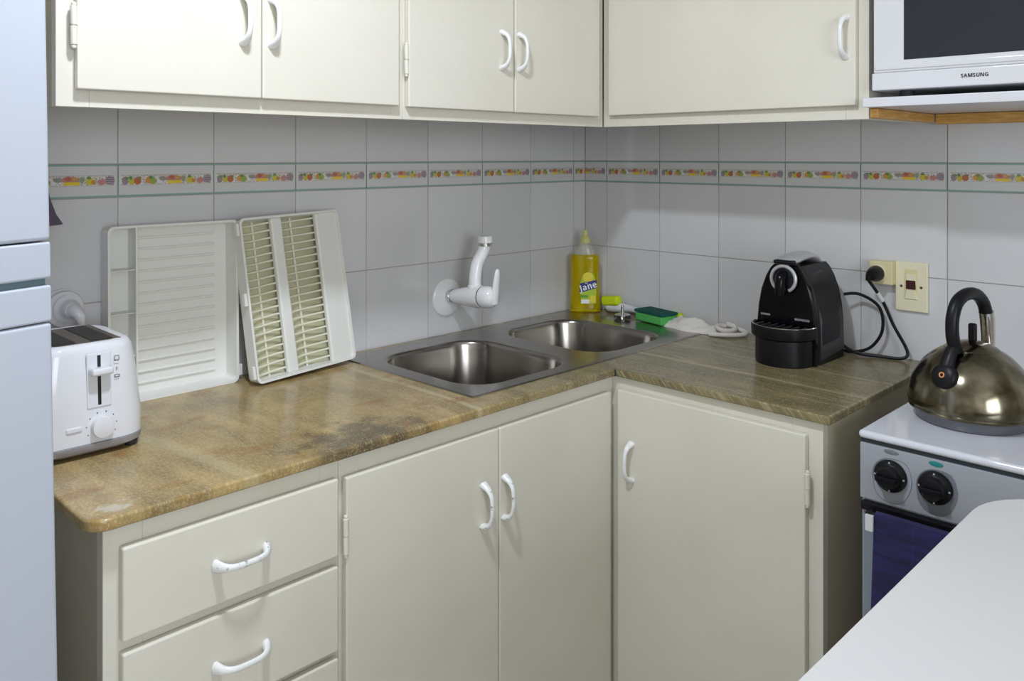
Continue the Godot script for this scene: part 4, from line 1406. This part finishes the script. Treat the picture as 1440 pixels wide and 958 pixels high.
func sockets() -> void:
	# outlet box, switch plate on the right wall: local +z looks along -x
	var a := thing("outlet_box", "yellowed square wall outlet with the black plug in it", "outlet", Vector3(-0.001, 1.1035, 0.9475), -PI / 2)
	obj("box", Geo.new().rbox(Vector3(0, 0, 0.0145), Vector3(0.055, 0.056, 0.0275), 0.0025, 2), M.ivory, a)
	var g := Geo.new()
	g.xf = Transform3D(Basis(Vector3.RIGHT, Vector3.BACK, Vector3.DOWN), Vector3(-0.009, -0.002, 0.028))
	g.lathe([Vector2(0.0215, 0), Vector2(0.0215, 0.002)], 24)
	obj("socket_face", g, M.ivory_pale, a)
	var b := thing("switch_plate", "ivory wall plate with dark indicator window and two screws, right of the outlet", "wall plate", Vector3(-0.001, 1.0745, 1.0115), -PI / 2)
	obj("plate", Geo.new().rbox(Vector3(0, 0, 0.0045), Vector3(0.074, 0.118, 0.009), 0.003, 2), M.ivory_pale, b)
	obj("insert", Geo.new().rbox(Vector3(0, 0.0075, 0.0088), Vector3(0.029, 0.068, 0.003), 0.001), M.ivory, b)
	obj("rocker", Geo.new().rbox(Vector3(0, 0.0165, 0.0108), Vector3(0.023, 0.026, 0.003), 0.001), M.ivory_pale, b)
	obj("indicator", Geo.new().rbox(Vector3(0, 0.005, 0.0115), Vector3(0.022, 0.021, 0.003), 0.001), M.lens_red, b)
	obj("rocker", Geo.new().prism(PackedVector2Array([Vector2(-0.0145, -0.029), Vector2(0.0145, -0.029), Vector2(0.010, -0.008), Vector2(-0.010, -0.008)]), 0.008, 0.0125, 0.001), M.ivory_pale, b)
	for s in [-1, 1]:
		g = Geo.new()
		g.xf = Transform3D(Basis(Vector3.RIGHT, Vector3.BACK, Vector3.DOWN), Vector3(s * 0.0225, 0.0, 0.0088))
		g.lathe([Vector2(0.0034, 0), Vector2(0.003, 0.001)], 12)
		obj("screw", g, M.brass, b)
	# round socket behind the toaster
	var c := thing("round_socket", "white round wall socket behind the toaster", "outlet", Vector3(-1.561, 1.096, 0.0005))
	g = Geo.new()
	g.xf = Transform3D(Basis(Vector3.RIGHT, Vector3.BACK, Vector3.DOWN), Vector3.ZERO)
	g.lathe([Vector2(0.037, 0), Vector2(0.037, 0.004), Vector2(0.030, 0.006), Vector2(0.030, 0.010), Vector2(0.0345, 0.012), Vector2(0.0345, 0.017), Vector2(0.033, 0.0195), Vector2(0.022, 0.0195)], 32)
	obj("housing", g, M.white_plastic, c)

func sink_side_things() -> void:
	# washing-up liquid, its flat front turned to the room
	var t := thing("soap_bottle", "bottle of yellow dish soap with blue and green label in the corner", "bottle", Vector3(-0.078, 0.9005, 0.064), deg_to_rad(-47))
	var shape := func(wd: float, dp: float, y: float) -> Array:
		var ring := []
		for i in 32:
			var a := TAU * i / 32
			var c := cos(a); var s := sin(a)
			ring.append(Vector3(wd * 1.07 * signf(c) * pow(absf(c), 0.7), y, dp * signf(s) * pow(absf(s), 0.7)))
		return ring
	var g := Geo.new()
	g.crease = 0.9
	var rings := []
	for q in [[0.036, 0.020, 0.0], [0.0435, 0.0265, 0.004], [0.0445, 0.0275, 0.014], [0.043, 0.0265, 0.05], [0.0405, 0.025, 0.10], [0.0405, 0.025, 0.135], [0.042, 0.026, 0.165], [0.0415, 0.0255, 0.174], [0.036, 0.023, 0.1785]]: rings.append(shape.call(q[0], q[1], q[2]))
	g.loft(rings)
	var bt := obj("bottle_body", g, M.soap_liquid, t)
	g = Geo.new()
	g.crease = 0.9
	rings = []
	for q in [[0.030, 0.021, 0.1787], [0.025, 0.019, 0.190], [0.019, 0.017, 0.205], [0.0145, 0.0145, 0.214]]: rings.append(shape.call(q[0], q[1], q[2]))
	g.loft(rings)
	obj("bottle_neck", g, M.clear_plastic, t)
	g = Geo.new()
	g.lathe([Vector2(0.0155, 0.2145), Vector2(0.0155, 0.226), Vector2(0.012, 0.233), Vector2(0.0085, 0.236), Vector2(0.0075, 0.251), Vector2(0.005, 0.2545)], 24)
	obj("cap", g, M.soap_cap, t)
	# label
	var lab := PackedVector2Array([Vector2(-0.014, 0.028), Vector2(0.032, 0.030), Vector2(0.034, 0.09), Vector2(0.030, 0.106)])
	for i in 9:
		var a := PI * i / 8
		lab.append(Vector2(0.0085 + 0.0195 * cos(a), 0.110 + 0.0165 * sin(a)))
	lab.append(Vector2(-0.0165, 0.09))
	var lb := obj("label", Geo.new().prism(lab, 0.0265, 0.0283), M.label_green, t)
	lb.set_meta("label", "green and blue printed label")
	obj("blue_banner", Geo.new().prism(PackedVector2Array([Vector2(-0.0185, 0.062), Vector2(0.034, 0.078), Vector2(0.034, 0.103), Vector2(-0.017, 0.092)]), 0.0282, 0.0290), M.label_blue, lb)
	g = Geo.new()
	g.lathe([Vector2(0.001, 0.0283), Vector2(0.0155, 0.0284), Vector2(0.015, 0.0287)], 20)
	var lem := obj("lemon_print", g, M.lemon, lb)
	lem.rotation.x = PI / 2
	lem.position = Vector3(0.0075, 0.110, 0)
	var jn := put("lettering", words("Jane", 0.026, 0.0006), M.label_white, lb)
	jn.position = Vector3(0.008, 0.0825, 0.0293)
	jn.rotation.z = 0.27
	var mac := obj("macron", Geo.new().rbox(Vector3(0.0025, 0.0925, 0.0293), Vector3(0.009, 0.0018, 0.0006), 0.0), M.label_white, lb)
	mac.rotation.z = 0.0
	obj("leaf_print", Geo.new().rbox(Vector3(-0.004, 0.052, 0.0284), Vector3(0.022, 0.008, 0.0006), 0.0), M.label_leaf, lb)
	obj("white_print", Geo.new().rbox(Vector3(-0.001, 0.036, 0.0284), Vector3(0.026, 0.012, 0.0006), 0.0), M.label_white, lb)
	obj("lemon_half", Geo.new().rbox(Vector3(0.022, 0.044, 0.0284), Vector3(0.016, 0.022, 0.0006), 0.0), M.lemon, lb)

	# long handled washing-up sponge lying along the wall
	var b := thing("dish_brush", "white and lime dish wand lying behind the sink plug and green sponge", "dish brush", Vector3(-0.034, 0.9005, 0.25))
	g = Geo.new()
	g.crease = 1.2
	g.tube(smooth_path([Vector3(-0.004, 0.014, -0.132), Vector3(-0.003, 0.017, -0.118), Vector3(0.0, 0.019, -0.085), Vector3(0.006, 0.019, -0.055), Vector3(0.010, 0.016, -0.02), Vector3(0.012, 0.013, 0.03), Vector3(0.013, 0.012, 0.08)], 4), [0.008, 0.011, 0.013, 0.0135, 0.0145, 0.015, 0.015, 0.015, 0.015, 0.0145, 0.0135, 0.0125, 0.0115, 0.011, 0.010, 0.0095, 0.009, 0.009, 0.009, 0.009, 0.009, 0.009, 0.009, 0.009, 0.0085], 12)
	obj("handle", g, M.white_plastic, b)
	g = Geo.new()
	g.crease = 1.2
	g.tube([Vector3(0.013, 0.0125, 0.076), Vector3(0.013, 0.015, 0.10), Vector3(0.012, 0.018, 0.128), Vector3(0.012, 0.018, 0.136)], [0.0092, 0.0115, 0.0115, 0.005], 12)
	obj("handle_end", g, M.lime, b)
	g = Geo.new()
	g.crease = 1.0
	g.xf = Transform3D(Basis(Vector3.RIGHT, -0.12), Vector3(-0.006, 0.038, -0.112))
	g.rbox(Vector3.ZERO, Vector3(0.030, 0.030, 0.066), 0.010, 3)
	obj("sponge_head", g, M.lime, b)

	# sink plug basket
	var p := thing("sink_strainer", "small chrome sink strainer with upright stem beside the soap bottle", "strainer", Vector3(-0.1, 0.9028, 0.226))
	obj("rim", Geo.new().lathe([Vector2(0.012, 0.0), Vector2(0.017, 0.001), Vector2(0.019, 0.009), Vector2(0.0235, 0.011), Vector2(0.0235, 0.013), Vector2(0.012, 0.017), Vector2(0.004, 0.018)], 28), M.chrome, p)
	obj("stem", Geo.new().lathe([Vector2(0.0042, 0.0175), Vector2(0.0040, 0.030), Vector2(0.0046, 0.031), Vector2(0.0046, 0.039), Vector2(0.0034, 0.0402)], 14), M.chrome, p)
	for i in 8:
		var a := TAU * i / 8
		var ft := obj("prong", Geo.new().rbox(Vector3(0.023, 0.0075, 0), Vector3(0.004, 0.010, 0.006), 0.001), M.charcoal, p)
		ft.rotation.y = a

	# scouring sponge
	var s := thing("sponge", "green sponge with dark green scouring top at the sink edge", "sponge", Vector3(-0.072, 0.9028, 0.325), deg_to_rad(78))
	g = Geo.new()
	g.xf = Transform3D(Basis(Vector3.FORWARD, 0.0), Vector3.ZERO)
	g.rbox(Vector3(0, 0.0135, 0), Vector3(0.112, 0.026, 0.062), 0.006, 3)
	obj("foam", g, M.sponge_green, s)
	obj("scouring_pad", Geo.new().rbox(Vector3(0, 0.0305, 0), Vector3(0.116, 0.0085, 0.066), 0.003, 2), M.scourer, s)

	# crumpled dish cloth
	var cl := thing("dish_cloth", "crumpled off-white dish cloth between the green sponge and the coffee machine", "cloth", Vector3(-0.068, 0.9, 0.485))
	var n := FastNoiseLite.new()
	n.seed = 5
	n.frequency = 9.0
	g = Geo.new()
	g.crease = 1.3
	var nu := 44; var nv := 18
	var pt := func(i: int, j: int) -> Vector3:
		var u := float(i) / nu; var v := float(j) / nv
		var z := lerpf(-0.125, 0.075, u)
		var half := 0.044 * pow(sin(PI * clampf(0.06 + 0.9 * u, 0.0, 1.0)), 0.45)
		var x := lerpf(-half, half, v) + 0.006 * sin(u * 9.0) - 0.010 * (1.0 - u)
		var env := pow(maxf(0.0, sin(PI * u) * sin(PI * v)), 0.45)
		var hh := env * (0.019 + 0.014 * (1.0 - u) + 0.014 * n.get_noise_2d(u * 0.35, v * 0.25) + 0.004 * sin(v * 11.0 + u * 5.0))
		return Vector3(x, maxf(0.0035, hh) if env > 0.0 else 0.0008, z)
	for i in nu:
		for j in nv:
			g.face([pt.call(i, j), pt.call(i + 1, j), pt.call(i + 1, j + 1), pt.call(i, j + 1)], Vector3.UP)
	obj("sheet", g, M.cloth, cl)
	g = Geo.new()
	g.crease = 1.3
	g.tube(smooth_path([Vector3(-0.050, 0.006, 0.045), Vector3(-0.036, 0.007, 0.085), Vector3(-0.006, 0.008, 0.118), Vector3(0.022, 0.010, 0.112), Vector3(0.024, 0.016, 0.078), Vector3(-0.002, 0.022, 0.050), Vector3(-0.028, 0.022, 0.056), Vector3(-0.034, 0.018, 0.080), Vector3(-0.012, 0.019, 0.098), Vector3(0.008, 0.024, 0.086), Vector3(0.004, 0.028, 0.066)], 5), 0.0062, 10, 1.15)
	obj("rolled_hem", g, M.cloth, cl)

func mauve_shade() -> void:
	var t := thing("hanging_shade", "small dark mauve flared shade on the tiles beside the fridge", "shade", Vector3(-1.624, 1.262, 0.06))
	var g := Geo.new()
	g.lathe([Vector2(0.045, 0.0), Vector2(0.034, 0.018), Vector2(0.026, 0.042), Vector2(0.019, 0.07), Vector2(0.016, 0.075), Vector2(0.014, 0.074), Vector2(0.017, 0.068), Vector2(0.024, 0.042), Vector2(0.032, 0.018), Vector2(0.043, 0.0)], 32, false)
	obj("cone", g, M.mauve, t)
	obj("bracket", Geo.new().tube(smooth_path([Vector3(0, 0.072, 0), Vector3(0, 0.09, 0), Vector3(0, 0.09, -0.03), Vector3(0, 0.085, -0.0585)], 4), 0.006, 8), M.charcoal, t)
